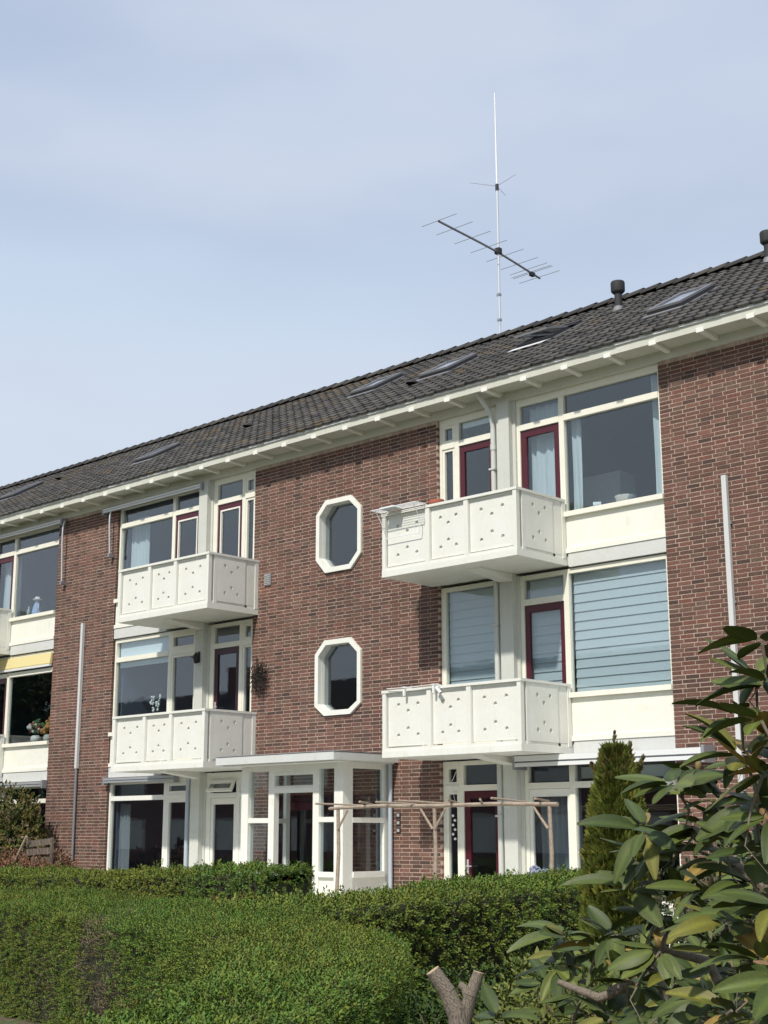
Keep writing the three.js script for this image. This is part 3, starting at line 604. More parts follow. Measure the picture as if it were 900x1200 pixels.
function blind(label, x0, x1, y0, y1, n, z = -0.17) {
  const t = thing('slatted_blind', label, 'blind', [(x0 + x1) / 2, y0, z], 'pale blue blinds of one flat'), w = x1 - x0, h = (y1 - y0) / n;
  const g = new THREE.BoxGeometry(w, h * 1.04, 0.004), s = M.blind;
  for (let k = 0; k < n; k++) { const m = new THREE.Mesh(g, s); m.name = 'slat'; m.castShadow = m.receiveShadow = true; m.position.y = (k + 0.5) * h; m.rotation.x = -0.13; t.add(m); }
  mesh('head_rail', B(-w / 2, w / 2, y1 - y0 + 0.005, y1 - y0 + 0.05, -0.025, 0.025), M.flat, t);
}
blind('pale blue blind filling the big window below red doors', -4.79, -3.09, 3.63, 5.46, 13);
blind('pale blue blind in window behind lower balcony beside brick wall', -7.27, -6.18, 3.2, 5.46, 16);
blind('pale blue blind behind the red door of lower balcony', -5.62, -4.95, 3.2, 5.46, 16);
{ const m = mesh('roller_blind', B(-16.2, -14.42, 4.97, 5.53, -0.17, -0.15), std(0.75, 0.78, 0.78, 0.9), scene); m.userData = { label: 'white roller blind drawn a little in window with flowering twigs', category: 'blind' }; }
{ const m = mesh('roller_blind_001', B(-4.75, -3.1, 2.44, 2.6, -0.17, -0.15), std(0.6, 0.6, 0.52, 0.9), scene); m.userData = { label: 'cream roller blind at top of ground floor window behind conifer', category: 'blind' }; }

// ------------------------------------------------------------------ small things in and on the windows and balconies
const lathe = (pts, seg = 16) => new THREE.LatheGeometry(pts.map(q => new THREE.Vector2(...q)), seg);
const ball = (r, x, y, z, d = 1) => { const g = new THREE.IcosahedronGeometry(r, d); g.translate(x, y, z); return g; };
{
  const f = thing('figurine', 'white and blue figurine with hat standing in top window', 'figurine', [-19.55, 6.405, -0.24]);
  mesh('dress', lathe([[0, 0], [0.13, 0], [0.12, 0.05], [0.09, 0.2], [0.06, 0.29], [0.035, 0.32], [0, 0.32]]), std(0.30, 0.38, 0.55, 0.6), f);
  mesh('head', ball(0.05, 0, 0.36, 0), std(0.55, 0.42, 0.36, 0.7), f);
  mesh('hat', lathe([[0.10, 0.375], [0.10, 0.39], [0.055, 0.395], [0.05, 0.44], [0, 0.45]]), std(0.75, 0.72, 0.66, 0.8), f);
  for (const s of [-1, 1]) mesh('arm', taper(V(s * 0.045, 0.29, 0), V(s * 0.11, 0.17, 0.03), 0.02, 0.015), std(0.55, 0.55, 0.6, 0.7), f);
  const b = mesh('bottle', lathe([[0, 0], [0.04, 0], [0.042, 0.16], [0.018, 0.2], [0.018, 0.25], [0, 0.25]]), std(0.35, 0.42, 0.45, 0.3), scene); b.position.set(-19.85, 6.405, -0.22); b.userData = { label: 'grey glass bottle beside the figurine in top window', category: 'bottle' };
}
{
  const o = thing('flowering_twigs', 'white vase with tall white blossom twigs behind the left balcony window', 'vase', [-15.1, 3.665, -0.24]);
  mesh('vase', lathe([[0, 0], [0.06, 0], [0.10, 0.05], [0.09, 0.12], [0.045, 0.17], [0.055, 0.2], [0.045, 0.195]]), std(0.85, 0.85, 0.83, 0.4), o);
  const q = rng(11), tw = [], fl = [];
  for (let k = 0; k < 9; k++) { const a = q() * 6.28, l = 0.25 + q() * 0.45, e = V(Math.cos(a) * 0.28 * q() * 1.1, 0.2 + l, Math.sin(a) * 0.06); tw.push(tube([V(0, 0.15, 0), V(e.x * 0.4, 0.2 + l * 0.5, e.z), e], 0.004, 5, 4)); for (let j = 0; j < 4; j++) { const t = 0.45 + q() * 0.55; fl.push(ball(0.022, e.x * t + (q() - 0.5) * 0.04, 0.15 + (e.y - 0.15) * t, e.z * t + 0.01)); } }
  mesh('twig', tw, M.twig, o); mesh('blossom', fl, std(0.85, 0.85, 0.82, 0.8), o).userData.kind = 'stuff';
}
{
  for (const [x, lab, c, cp] of [[-19.35, 'white flower vase with red and green blooms in left window', [[0.35, 0.05, 0.06], [0.05, 0.13, 0.03], [0.6, 0.55, 0.5], [0.06, 0.1, 0.03]], [0.6, 0.58, 0.52]], [-18.85, 'low bowl of orange flowers in the left window', [[0.5, 0.2, 0.05], [0.45, 0.25, 0.08], [0.1, 0.12, 0.03]], [0.45, 0.43, 0.36]]]) {
    const o = thing('flower_vase', lab, 'vase', [x, 3.605, -0.26]), q = rng(Math.round(-x * 77));
    mesh('vase', lathe([[0, 0], [0.07, 0], [0.12, 0.06], [0.11, 0.13], [0.07, 0.16], [0, 0.15]]), std(...cp, 0.5), o);
    c.forEach((cc, i) => { const g = []; for (let k = 0; k < 14; k++) { const a = q() * 6.28, r = q() * 0.22; g.push(ball(0.028 + q() * 0.025, Math.cos(a) * r * 1.4, 0.19 + q() * 0.34 * (1 - r * 2), Math.sin(a) * r * 0.5)); } mesh(i === 1 ? 'leaves' : 'bloom', g, std(...cc, 0.8), o).userData.kind = 'stuff'; });
  }
  const l = thing('table_lamp', 'small table lamp with cone shade in the left window', 'lamp', [-19.75, 3.605, -0.5]);
  mesh('foot', lathe([[0, 0], [0.07, 0], [0.02, 0.03], [0.015, 0.3], [0, 0.3]]), M.oldwood, l); mesh('lamp_shade', lathe([[0.14, 0.28], [0.07, 0.5]]), std(0.45, 0.38, 0.25, 0.9), l);
}
{
  const k = thing('paper_pile', 'pile of papers and boxes on sill of big top window', 'papers', [-4.35, 6.414, -0.2]);
  for (const [x, y, w, h, r, c] of [[-0.05, 0, 0.22, 0.025, 0.2, 0.7], [0.0, 0.026, 0.2, 0.03, -0.3, 0.5], [0.02, 0.057, 0.12, 0.05, 0.5, 0.8]]) { const m = mesh('sheet_stack', B(-w / 2, w / 2, y, y + h, -0.06, 0.06), std(c, c, c * 0.97, 0.8), k); m.position.x = x; m.rotation.y = r; }
  const t = thing('sill_basket', 'pale open basket on sill of big top window', 'basket', [-3.82, 6.414, -0.2]);
  mesh('basket', lathe([[0, 0], [0.12, 0], [0.17, 0.12], [0.16, 0.12], [0.115, 0.01], [0, 0.01]], 18), std(0.45, 0.5, 0.52, 0.8), t);
}
{
  const y = 6.612, d = thing('drying_rack', 'white wire drying rack hooked over upper balcony rail', 'drying rack', [-7.02, y, 1.2]);
  const wire = std(0.82, 0.83, 0.82, 0.5), r = 0.008;
  mesh('frame', [tube([V(-0.5, 0.02, 0.0), V(0.46, 0.02, 0.0)], r), tube([V(-0.5, 0.02, 0.22), V(0.46, 0.02, 0.22)], r), tube([V(-0.5, 0.02, 0), V(-0.5, 0.02, 0.22)], r), tube([V(0.46, 0.02, 0), V(0.46, 0.02, 0.22)], r)], wire, d);
  for (let k = 0; k < 5; k++) mesh('line', tube([V(-0.5, 0.022, 0.04 + k * 0.035), V(0.46, 0.022, 0.04 + k * 0.035)], 0.004), wire, d);
  for (const x of [-0.42, 0.40]) { mesh('hook', tube([V(x, 0.01, 0.02), V(x, 0.035, -0.06), V(x, 0.0, -0.14), V(x, -0.12, -0.14)], 0.009, 10), wire, d); mesh('strut', tube([V(x, 0.01, 0.2), V(x * 0.95, -0.22, 0.06), V(x * 0.88, -0.42, 0.02)], 0.006, 8), wire, d); }
  mesh('lower_bar', tube([V(-0.38, -0.42, 0.02), V(0.35, -0.42, 0.02)], 0.006), wire, d);
  const cl = mesh('folded_cloth', B(-7.35, -7.05, 6.641, 6.66, 1.22, 1.4), std(0.6, 0.66, 0.68, 0.95), scene); cl.userData = { label: 'pale folded cloth lying on the drying rack', category: 'cloth' };
  const p = thing('plant_pot', 'terracotta pot showing above upper balcony rail', 'pot', [-6.50, 6.45, 1.0]);
  mesh('pot', lathe([[0, 0], [0.075, 0], [0.105, 0.2], [0.12, 0.205], [0.12, 0.26], [0.105, 0.26], [0.095, 0.2], [0, 0.19]], 18), M.terracotta, p);
  mesh('rail_hook', tube([V(0, 0.12, 0.1), V(0, 0.16, 0.12), V(0, 0.155, 0.15)], 0.008), M.black, p);
}
{
  const c = thing('clothes_line', 'white clothes line clamped to the lower balcony rail', 'clothes line', [-6.9, 3.81, 1.19]), w = std(0.8, 0.8, 0.78, 0.5);
  mesh('line', tube([V(-0.45, 0.02, 0.05), V(0.0, 0.012, 0.06), V(0.62, 0.02, 0.05)], 0.006, 10), w, c);
  for (const x of [-0.1, 0.5]) mesh('clamp', [B(x - 0.018, x + 0.018, -0.11, 0.03, 0.02, 0.05), B(x - 0.018, x + 0.018, 0.004, 0.03, -0.12, 0.02)], w, c);
  mesh('pulley', tube([V(0.56, -0.03, 0.045), V(0.66, -0.12, 0.06)], 0.025, 1, 8), w, c);
}
{
  const o = thing('wall_ornament', 'dark wreath of twigs hung on brick wall beside lower left balcony', 'ornament', [-11.62, 4.40, 0.06]), q = rng(5), g = [];
  for (let k = 0; k < 150; k++) { const a = q() * 6.28, l = 0.12 + q() * 0.22, bx = (q() - 0.5) * 0.16, by = (q() - 0.5) * 0.2, e = V(bx + Math.cos(a) * l * 0.8, by + Math.sin(a) * l + 0.02, q() * 0.12); g.push(tube([V(bx, by, 0), V((bx + e.x) / 2 + (q() - 0.5) * 0.08, (by + e.y) / 2, 0.06 + q() * 0.05), e], 0.006, 5, 4)); }
  mesh('twig', g, std(0.035, 0.026, 0.02, 0.95), o).userData.kind = 'stuff';
}
{
  const l = thing('wall_lantern', 'black wall lantern on column behind lower left balcony', 'lantern', [-13.38, 4.92, 0.076]);
  mesh('back_plate', B(-0.045, 0.045, -0.12, 0.16, 0.001, 0.02), M.black, l);
  mesh('arm', tube([V(0, 0.02, 0.02), V(0, -0.02, 0.14), V(-0.05, 0.02, 0.22)], 0.012, 8), M.black, l);
  mesh('lamp_body', [lathe([[0.05, -0.14], [0.075, 0.04], [0.085, 0.05], [0.02, 0.13], [0, 0.15]], 6).translate(0.0, 0.0, 0.10)], M.black, l); l.scale.setScalar(0.75);
}
{
  const h = thing('hanging_ornament', 'white twig star and bead string hung in narrow window by red door', 'ornament', [-7.16, 2.55, -0.03]), w = std(0.8, 0.8, 0.78, 0.7);
  mesh('twig', [tube([V(-0.1, 0.0, 0), V(0.0, -0.1, 0.01), V(0.10, 0.06, 0)], 0.006, 6, 4), tube([V(0, -0.1, 0.01), V(0.05, -0.3, 0.01), V(0.1, -0.5, 0)], 0.005, 6, 4)], w, h);
  for (let k = 0; k < 6; k++) mesh('bead', ball(0.022, 0.05 + 0.02 * (k % 2 ? 1 : -1), -0.62 - k * 0.07, 0.01), w, h);
}
{
  const p = thing('hydrangea', 'blue flowering hydrangea in pot beside the pergola post', 'plant', [-4.95, 0, 0.62]), q = rng(21);
  mesh('pot', lathe([[0, 0], [0.14, 0], [0.19, 0.34], [0.2, 0.36], [0.17, 0.36], [0, 0.33]], 18), M.terracotta, p);
  for (let k = 0; k < 4; k++) { const a = k * 1.7, r = k ? 0.13 : 0; const e = V(Math.cos(a) * r, 1.07 + q() * 0.1, Math.sin(a) * r); mesh('stem', tube([V(0, 0.3, 0), V(e.x * 0.5, 0.7, e.z * 0.5), e], 0.009, 6, 5), M.twig, p); const g = []; for (let j = 0; j < 26; j++) { const u = q() * 6.28, v = Math.acos(q() * 1.6 - 0.6); g.push(ball(0.018, e.x + 0.075 * Math.sin(v) * Math.cos(u), e.y + 0.05 * Math.cos(v), e.z + 0.075 * Math.sin(v) * Math.sin(u), 0)); } mesh('flower_head', g, std(0.24, 0.27, 0.38, 0.9), p).userData.kind = 'stuff'; }
  const lg = []; for (let k = 0; k < 50; k++) { const g = new THREE.PlaneGeometry(0.07, 0.12); g.rotateX(-1.2 + q()); g.rotateY(q() * 6.28); const a = q() * 6.28, r = 0.1 + q() * 0.14; g.translate(Math.cos(a) * r, 0.5 + q() * 0.6, Math.sin(a) * r); lg.push(g); } mesh('leaves', lg, std(0.05, 0.09, 0.025, 0.7), p).userData.kind = 'stuff';
}

{
  const c = thing('cupboard', 'pale cupboard standing inside the room behind big top window', 'cupboard', [-5.45, 5.77, -2.1]);
  mesh('carcass', B(-0.4, 0.4, 0, 1.7, -0.25, 0.2), M.white, c);
  for (const s of [-1, 1]) mesh('door', B(s * 0.2 - 0.185, s * 0.2 + 0.185, 0.08, 1.64, 0.201, 0.22), M.white, c);
}

// ------------------------------------------------------------------ rustic pergola
{
  const p = thing('pergola', 'rustic pergola of peeled round poles behind the hedge', 'pergola', [-5.5, 0, 2.2]), q = rng(8);
  for (const [x, y] of [[-1.93, 2.0], [-0.04, 2.0], [1.93, 2.0]]) {
    mesh('post', limb([V(x + 0.02, 0, 0), V(x - 0.012, 0.7, 0.01), V(x + 0.01, 1.4, -0.008), V(x, y, 0)], 0.030, 0.026, 8), M.wood, p);
    if (x < 1) mesh('brace', taper(V(x + 0.02, 1.72, 0.02), V(x + 0.22, 1.99, 0.02), 0.019, 0.016), M.wood, p);
    if (x > -1) mesh('brace', taper(V(x - 0.02, 1.72, 0.02), V(x - 0.24, 1.99, 0.02), 0.019, 0.016), M.wood, p);
  }
  mesh('beam', limb([V(-2.10, 2.02, 0.01), V(-1.1, 2.045, 0), V(0, 2.03, 0.01), V(1.0, 2.04, -0.01), V(2.06, 2.02, 0)], 0.024, 0.028, 8), M.wood, p);
  for (const [x, t] of [[-2.0, -0.18], [-1.42, 0.15], [-0.85, -0.10], [-0.32, -0.2], [0.22, 0.16], [0.72, 0.24], [1.2, -0.05], [1.75, 0.12]]) mesh('cross_stick', taper(V(x + t, 2.085 + q() * 0.03, 0.22), V(x - t, 2.07, -0.4), 0.016, 0.012), M.wood, p);
}

// ------------------------------------------------------------------ vegetation
function leafSprig(seed, n, len, wid, spread) {                     // short stem with small folded leaves, growing along +y
  const q = rng(seed), pos = [];
  for (let k = 0; k < n; k++) {
    const t = k / n, a = k * 2.4 + q() * 0.6, el = 0.25 + (1 - t) * 0.7 + (q() - 0.5) * 0.5, L = len * (0.75 + q() * 0.5), W = wid * (0.8 + q() * 0.4);
    const d = V(Math.cos(a) * Math.sin(el + 0.2), Math.cos(el + 0.2), Math.sin(a) * Math.sin(el + 0.2)), s = V(-Math.sin(a), (q() - 0.5) * 0.5, Math.cos(a)).normalize(), n2 = new THREE.Vector3().crossVectors(d, s).normalize();
    const o = V((q() - 0.5) * spread * 0.5, t * spread, (q() - 0.5) * spread * 0.5), m = o.clone().addScaledVector(d, L * 0.5), tip = o.clone().addScaledVector(d, L).addScaledVector(n2, L * 0.08);
    const l = m.clone().addScaledVector(s, W / 2).addScaledVector(n2, W * 0.15), r = m.clone().addScaledVector(s, -W / 2).addScaledVector(n2, W * 0.15);
    for (const v of [o, l, tip, o, tip, r]) pos.push(v.x, v.y, v.z);
  }
  const g = new THREE.BufferGeometry(); g.setAttribute('position', new THREE.Float32BufferAttribute(pos, 3)); g.computeVertexNormals();
  g.setAttribute('uv', new THREE.Float32BufferAttribute(new Float32Array(pos.length / 3 * 2), 2)); return g;
}
const UP = V(0, 1, 0);
function scatter(name, geos, mat, items, parent) {                   // items: {p, n, s, c}
  geos.forEach((g, gi) => {
    const list = items.filter((_, i) => i % geos.length === gi), im = new THREE.InstancedMesh(g, mat, list.length), q = new THREE.Quaternion(), q2 = new THREE.Quaternion(), m = new THREE.Matrix4(), c = new THREE.Color();
    list.forEach((it, i) => { q.setFromUnitVectors(UP, it.n); q2.setFromAxisAngle(UP, it.a); q.multiply(q2); m.compose(it.p, q, V(it.s, it.s, it.s)); im.setMatrixAt(i, m); im.setColorAt(i, c.setRGB(...it.c)); });
    im.name = name; im.userData.kind = 'stuff'; im.castShadow = im.receiveShadow = true; parent.add(im);
  });
}
const leafMat = new THREE.MeshPhysicalMaterial({ color: 0xffffff, roughness: 0.75, specularIntensity: 0.35, side: THREE.DoubleSide });
const sprigs = [leafSprig(1, 10, 0.026, 0.0135, 0.045), leafSprig(2, 10, 0.028, 0.0125, 0.05), leafSprig(3, 9, 0.024, 0.014, 0.04)];
function hedge(label, pts, dens, seed, o = {}) {
  const t = thing('hedge', label, 'hedge'), q = rng(seed), cv = new THREE.CatmullRomCurve3(pts.map(p => V(p[0], 0, p[1])), false, 'centripetal'), L = cv.getLength(), NS = 400;
  const at = u => { const f = u * (pts.length - 1), i = Math.min(pts.length - 2, Math.floor(f)), k = f - i; return [pts[i][2] + (pts[i + 1][2] - pts[i][2]) * k, pts[i][3] + (pts[i + 1][3] - pts[i][3]) * k]; };
  const smp = []; for (let i = 0; i <= NS; i++) { const u = i / NS, p = cv.getPoint(u), tg = cv.getTangent(u); smp.push({ p, s: V(tg.z, 0, -tg.x).normalize(), tg, wh: at(u) }); }
  const cum = [0]; for (let i = 1; i <= NS; i++) cum.push(cum[i - 1] + smp[i].p.distanceTo(smp[i - 1].p));
  const tot = cum[NS];
  const surf = (l, bx, end, rad = 0.2) => {
    let i = 1; { let a = 1, b = NS; while (a < b) { const m2 = (a + b) >> 1; if (cum[m2] < l) a = m2 + 1; else b = m2; } i = a; }
    const S = smp[i]; let [w, h] = S.wh; const e = Math.min(l, tot - l), ef = e < 0.25 ? 0.75 + 0.25 * Math.sqrt(Math.max(0.0, 1 - (1 - e / 0.25) ** 2)) : 1; w *= ef;
    let x, y, nx, ny;
    const per = 2 * h + 2 * w, pq = bx * per;
    if (pq < h) { x = -w; y = pq; nx = -1; ny = 0; } else if (pq < h + 2 * w) { x = -w + (pq - h); y = h; nx = 0; ny = 1; } else { x = w; y = pq - h - 2 * w; nx = 1; ny = 0; }
    const rd = Math.min(rad, w * 0.8), cx = w - rd, cy = h - rd;
    if (Math.abs(x) > cx && y > cy) { const dx = Math.abs(x) - cx, dy = y - cy, dl = Math.hypot(dx, dy) || 1; x = Math.sign(x) * (cx + dx / dl * rd); y = cy + dy / dl * rd; nx = Math.sign(x) * dx / dl; ny = dy / dl; }
    if (end) { const lx = (bx * 2 - 1) * S.wh[0], ly = end.v * S.wh[1]; const sg = l < tot / 2 ? -1 : 1, p = S.p.clone().addScaledVector(S.s, lx * 0.9).addScaledVector(S.tg, sg * -0.03); p.y = ly * 0.97; return { p, n: S.tg.clone().multiplyScalar(sg) }; }
    const endn = e < 0.25 ? (l < tot / 2 ? -1 : 1) * (1 - e / 0.25) : 0;
    const n = S.s.clone().multiplyScalar(nx).addScaledVector(UP, ny).addScaledVector(S.tg, endn).normalize();
    const p = S.p.clone().addScaledVector(S.s, x); p.y = y;
    const b = (fbm(p.x * 1.3, p.y * 1.5, p.z * 1.3, 3) - 0.5) * 0.16 + (fbm(p.x * 5 + 9, p.y * 5, p.z * 5, 2) - 0.5) * 0.09;
    p.addScaledVector(n, b); if (p.y < 0.02) p.y = 0.02;
    return { p, n };
  };
  // dense dark inside
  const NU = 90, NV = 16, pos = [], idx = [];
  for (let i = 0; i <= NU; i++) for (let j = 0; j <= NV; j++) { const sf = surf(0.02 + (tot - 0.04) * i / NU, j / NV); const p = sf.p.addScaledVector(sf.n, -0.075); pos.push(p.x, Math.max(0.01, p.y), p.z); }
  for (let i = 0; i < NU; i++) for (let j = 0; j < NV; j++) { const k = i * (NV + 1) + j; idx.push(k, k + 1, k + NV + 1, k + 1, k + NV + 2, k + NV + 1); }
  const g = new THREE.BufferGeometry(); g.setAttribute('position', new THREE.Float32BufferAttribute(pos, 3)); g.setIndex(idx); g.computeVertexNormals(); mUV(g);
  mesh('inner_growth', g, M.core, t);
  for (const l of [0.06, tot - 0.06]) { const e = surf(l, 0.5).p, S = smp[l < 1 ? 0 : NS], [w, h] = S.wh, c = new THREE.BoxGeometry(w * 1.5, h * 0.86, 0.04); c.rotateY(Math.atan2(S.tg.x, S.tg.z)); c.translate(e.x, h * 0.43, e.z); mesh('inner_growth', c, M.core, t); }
  const per = 2 * pts[0][3] + 2 * pts[0][2], N = Math.round(tot * per * dens), items = [], tw = [];
  for (let k = 0; k < N; k++) {
    const fe = q() < 0.05, { p, n } = fe ? surf(q() < 0.5 ? 0.001 : tot, q(), { v: q() }) : surf(q() * tot, q());
    let c = [0.112, 0.165, 0.030], sc = 0.85 + q() * 0.4, dep = -0.06 + q() * 0.075;
    const side = n.y < 0.55; if (side) { dep -= 0.055 * fbm(p.x * 8, p.y * 8, p.z * 8 + 3, 2); } else if (q() < 0.03) { dep += 0.035 + q() * 0.03; sc *= 1.2; }
    const pt = o.patch ? Math.max(...o.patch.map(([x, y, z, r]) => 1 - Math.hypot(p.x - x, (p.y - y) * 0.8, p.z - z) / r)) : 0;
    const v = 0.7 + q() * 0.6, y2 = q(), big = fbm(p.x * 0.9 + 4, p.y, p.z * 0.9, 2);
    c = [c[0] * v * (0.8 + 0.5 * y2 + 0.5 * (big - 0.5)), c[1] * v, c[2] * v * (0.7 + 0.6 * q())];
    if (pt > 0 && q() < 0.25 + pt * 1.1) { if (q() < 0.5) { if (q() < 0.22) { const a = p.clone().addScaledVector(n, -0.06), b = a.clone().add(V((q() - 0.5) * 0.10, (q() - 0.35) * 0.12, (q() - 0.5) * 0.10)).addScaledVector(n, 0.02), e = b.clone().add(V((q() - 0.5) * 0.11, (q() - 0.4) * 0.12, (q() - 0.5) * 0.11)).addScaledVector(n, q() * 0.03); tw.push(...limb([a, b, e], 0.003, 0.0012, 4)); } continue; } c = [0.13 * v, 0.105 * v, 0.05 * v]; dep -= 0.03; }
    if (q() < 0.006) c = [0.16 * v, 0.14 * v, 0.03];
    p.addScaledVector(n, dep);
    const nn = n.clone().add(V((q() - 0.5) * 1.1, (q() - 0.1) * 0.9, (q() - 0.5) * 1.1)).normalize();
    items.push({ p, n: nn, a: q() * 6.28, s: sc * (o.leaf ?? 1), c });
  }
  scatter('foliage', sprigs, leafMat, items, t);
  if (tw.length) mesh('bare_twigs', tw, std(0.22, 0.17, 0.12, 0.9), t).userData.kind = 'stuff';
  return t;
}
hedge('clipped hedge curving round with bare brown patches on its side', [[-13, 8.45, 0.8, 0.97], [-8, 8.45, 0.85, 0.98], [-4.2, 8.55, 0.9, 1.0], [-1.9, 9.25, 0.86, 1.0], [0.15, 10.15, 0.76, 1.0], [1.88, 11.56, 0.54, 1.0], [3.0, 12.93, 0.41, 1.0], [3.5, 13.9, 0.38, 0.98]], 1500, 31, { leaf: 0.62, patch: [[-2.45, 0.66, 9.8, 0.5], [-2.1, 0.35, 10.0, 0.5], [-3.6, 0.2, 9.35, 0.45]] });
hedge('low clipped hedge with squared end before the entrance porch', [[-22, 4.9, 0.5, 1.0], [-14, 4.9, 0.5, 1.03], [-9, 4.9, 0.5, 1.12], [-5.55, 4.9, 0.5, 1.24]], 620, 32, { leaf: 1.1 });
hedge('dark shaded hedge running to the house beside pergola', [[-1.75, 8.9, 0.55, 1.06], [-1.55, 7.4, 0.6, 1.1], [-1.55, 5.4, 0.62, 1.17], [-1.8, 3.5, 0.6, 1.2]], 680, 33, { leaf: 1.05 });

// conifer
{
  const t = thing('conifer', 'slim pointed green conifer standing before the brick wall', 'tree', [1.0, 0, 7.35]), q = rng(71), items = [];
  const fan = (() => { const pos = [], f = rng(4); for (let k = 0; k < 11; k++) { const b = (k - 5) * 0.16, L = 0.075 * (1 - Math.abs(k - 5) * 0.07), w = 0.007, y0 = 0.01 * Math.abs(k % 3); const d = V(Math.sin(b), Math.cos(b), (f() - 0.5) * 0.35).normalize(), s = V(Math.cos(b), -Math.sin(b), 0); const o = V(0, y0, 0), a = o.clone().addScaledVector(d, L * 0.55).addScaledVector(s, w), c = o.clone().addScaledVector(d, L * 0.55).addScaledVector(s, -w), e = o.clone().addScaledVector(d, L); for (const v of [o, a, e, o, e, c]) pos.push(v.x, v.y, v.z); } const g = new THREE.BufferGeometry(); g.setAttribute('position', new THREE.Float32BufferAttribute(pos, 3)); g.computeVertexNormals(); g.setAttribute('uv', new THREE.Float32BufferAttribute(new Float32Array(pos.length / 3 * 2), 2)); return g; })();
  const HT = 2.33, rad = (y, a) => { const k = y / HT; let r = 0.30 * Math.pow(Math.max(0, 1 - k), 0.55) * (0.65 + 0.5 * Math.min(1, k * 2.2)); return r * (0.70 + 0.60 * fbm(Math.cos(a) * 2.2 + 5, y * 5.5, Math.sin(a) * 2.2, 3)); };
  for (let k = 0; k < 15000; k++) {
    const y = HT * Math.pow(q(), 0.85) * 0.985, a = q() * 6.283, r = rad(y, a) * (0.70 + 0.42 * Math.sqrt(q()));
    const v = 0.6 + q() * 0.8, top = y > HT - 0.3 && q() < 0.6;
    const c = top ? [0.18 * v, 0.145 * v, 0.05 * v] : q() < 0.2 ? [0.19 * v, 0.18 * v, 0.03 * v] : [0.105 * v, 0.13 * v, 0.022 * v];
    items.push({ p: V(Math.cos(a) * r, y, Math.sin(a) * r), n: V(Math.cos(a) * 0.55 + (q() - 0.5) * 0.7, 0.9, Math.sin(a) * 0.55 + (q() - 0.5) * 0.7).normalize(), a: q() * 6.28, s: (0.8 + q() * 0.6) * (top ? 0.8 : 1), c });
  }
  for (const [dx, dz, h] of [[0, 0, 0.27], [0.07, -0.05, 0.2], [-0.05, 0.03, 0.14], [0.12, -0.1, 0.08], [-0.1, 0.09, 0.02]]) for (let k = 0; k < 60; k++) { const u = q(); items.push({ p: V(dx * (1 + u * 0.5) + (q() - 0.5) * 0.03 * (1.2 - u), HT - 0.25 + u * (h + 0.1), dz * (1 + u * 0.5) + (q() - 0.5) * 0.03 * (1.2 - u)), n: V((q() - 0.5) * 1.0, 1, (q() - 0.5) * 1.0).normalize(), a: q() * 6.28, s: 0.75 - 0.35 * u, c: [0.12, 0.10, 0.04] }); }
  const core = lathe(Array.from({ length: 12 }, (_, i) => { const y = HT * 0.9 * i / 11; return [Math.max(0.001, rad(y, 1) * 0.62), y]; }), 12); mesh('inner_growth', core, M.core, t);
  mesh('trunk', taper(V(0, 0, 0), V(0, 2.2, 0), 0.05, 0.012), M.bark, t);
  scatter('foliage', [fan], leafMat, items, t);
}

// bushes made of leaf sprigs through a rounded volume
const bushLeaf = [leafSprig(41, 8, 0.05, 0.022, 0.07), leafSprig(42, 7, 0.055, 0.024, 0.08)];
function bush(name, label, cat, [x, y, z], [rx, ry, rz], n, s, pal, seed, o = {}) {
  const t = thing(name, label, cat, [x, 0, z], o.group), q = rng(seed), items = [];
  for (let k = 0; k < n; k++) {
    const d = V(q() - 0.5, q() - 0.5, q() - 0.5).normalize(), r = Math.pow(q(), 0.4) * (0.75 + 0.5 * fbm(d.x * 2 + seed, d.y * 2, d.z * 2, 3));
    const p = V(d.x * rx * r, y + d.y * ry * r, d.z * rz * r); if (p.y < 0.03) continue;
    const c = pal[Math.floor(q() * pal.length)], v = 0.7 + q() * 0.6;
    items.push({ p, n: d.clone().add(V((q() - 0.5), q() * 0.9, (q() - 0.5))).normalize(), a: q() * 6.28, s: s * (0.7 + q() * 0.6), c: c.map(e => e * v) });
  }
  scatter('foliage', o.leaves ?? bushLeaf, leafMat, items, t);
  for (let k = 0; k < (o.stems ?? 8); k++) { const a = q() * 6.28, e = V(Math.cos(a) * rx * 0.7, y + ry * (q() * 0.9 - 0.1), Math.sin(a) * rz * 0.7); mesh('stem', limb([V(Math.cos(a) * 0.05, 0, Math.sin(a) * 0.05), V(e.x * 0.45, e.y * 0.5, e.z * 0.4), e], (o.sr ?? 0.012), 0.004, 5), o.smat ?? M.twig, t); }
  return t;
}
const green = [[0.05, 0.085, 0.02], [0.065, 0.10, 0.025], [0.04, 0.07, 0.018]];
bush('climbing_shrub', 'leafy yellow green climbing shrub against the brick pier', 'shrub', [-18.7, 1.25, 0.7], [1.15, 1.3, 0.55], 4200, 1.5, [[0.10, 0.11, 0.03], [0.07, 0.085, 0.025], [0.15, 0.12, 0.03], [0.05, 0.07, 0.02], [0.17, 0.13, 0.08]], 51, { stems: 12 });
bush('brown_shrub', 'low shrub with reddish brown leaves around wooden slat seat', 'shrub', [-16.5, 0.9, 1.5], [1.3, 0.42, 0.5], 2200, 1.3, [[0.20, 0.10, 0.06], [0.15, 0.075, 0.045], [0.10, 0.09, 0.04], [0.25, 0.15, 0.10]], 52, { stems: 10 });
bush('yellow_shrub', 'small yellow green shrub between the two clipped hedges', 'shrub', [-4.35, 0.62, 6.75], [0.55, 0.32, 0.3], 900, 1.1, [[0.19, 0.15, 0.035], [0.13, 0.12, 0.03], [0.24, 0.19, 0.06]], 53, { stems: 6 });
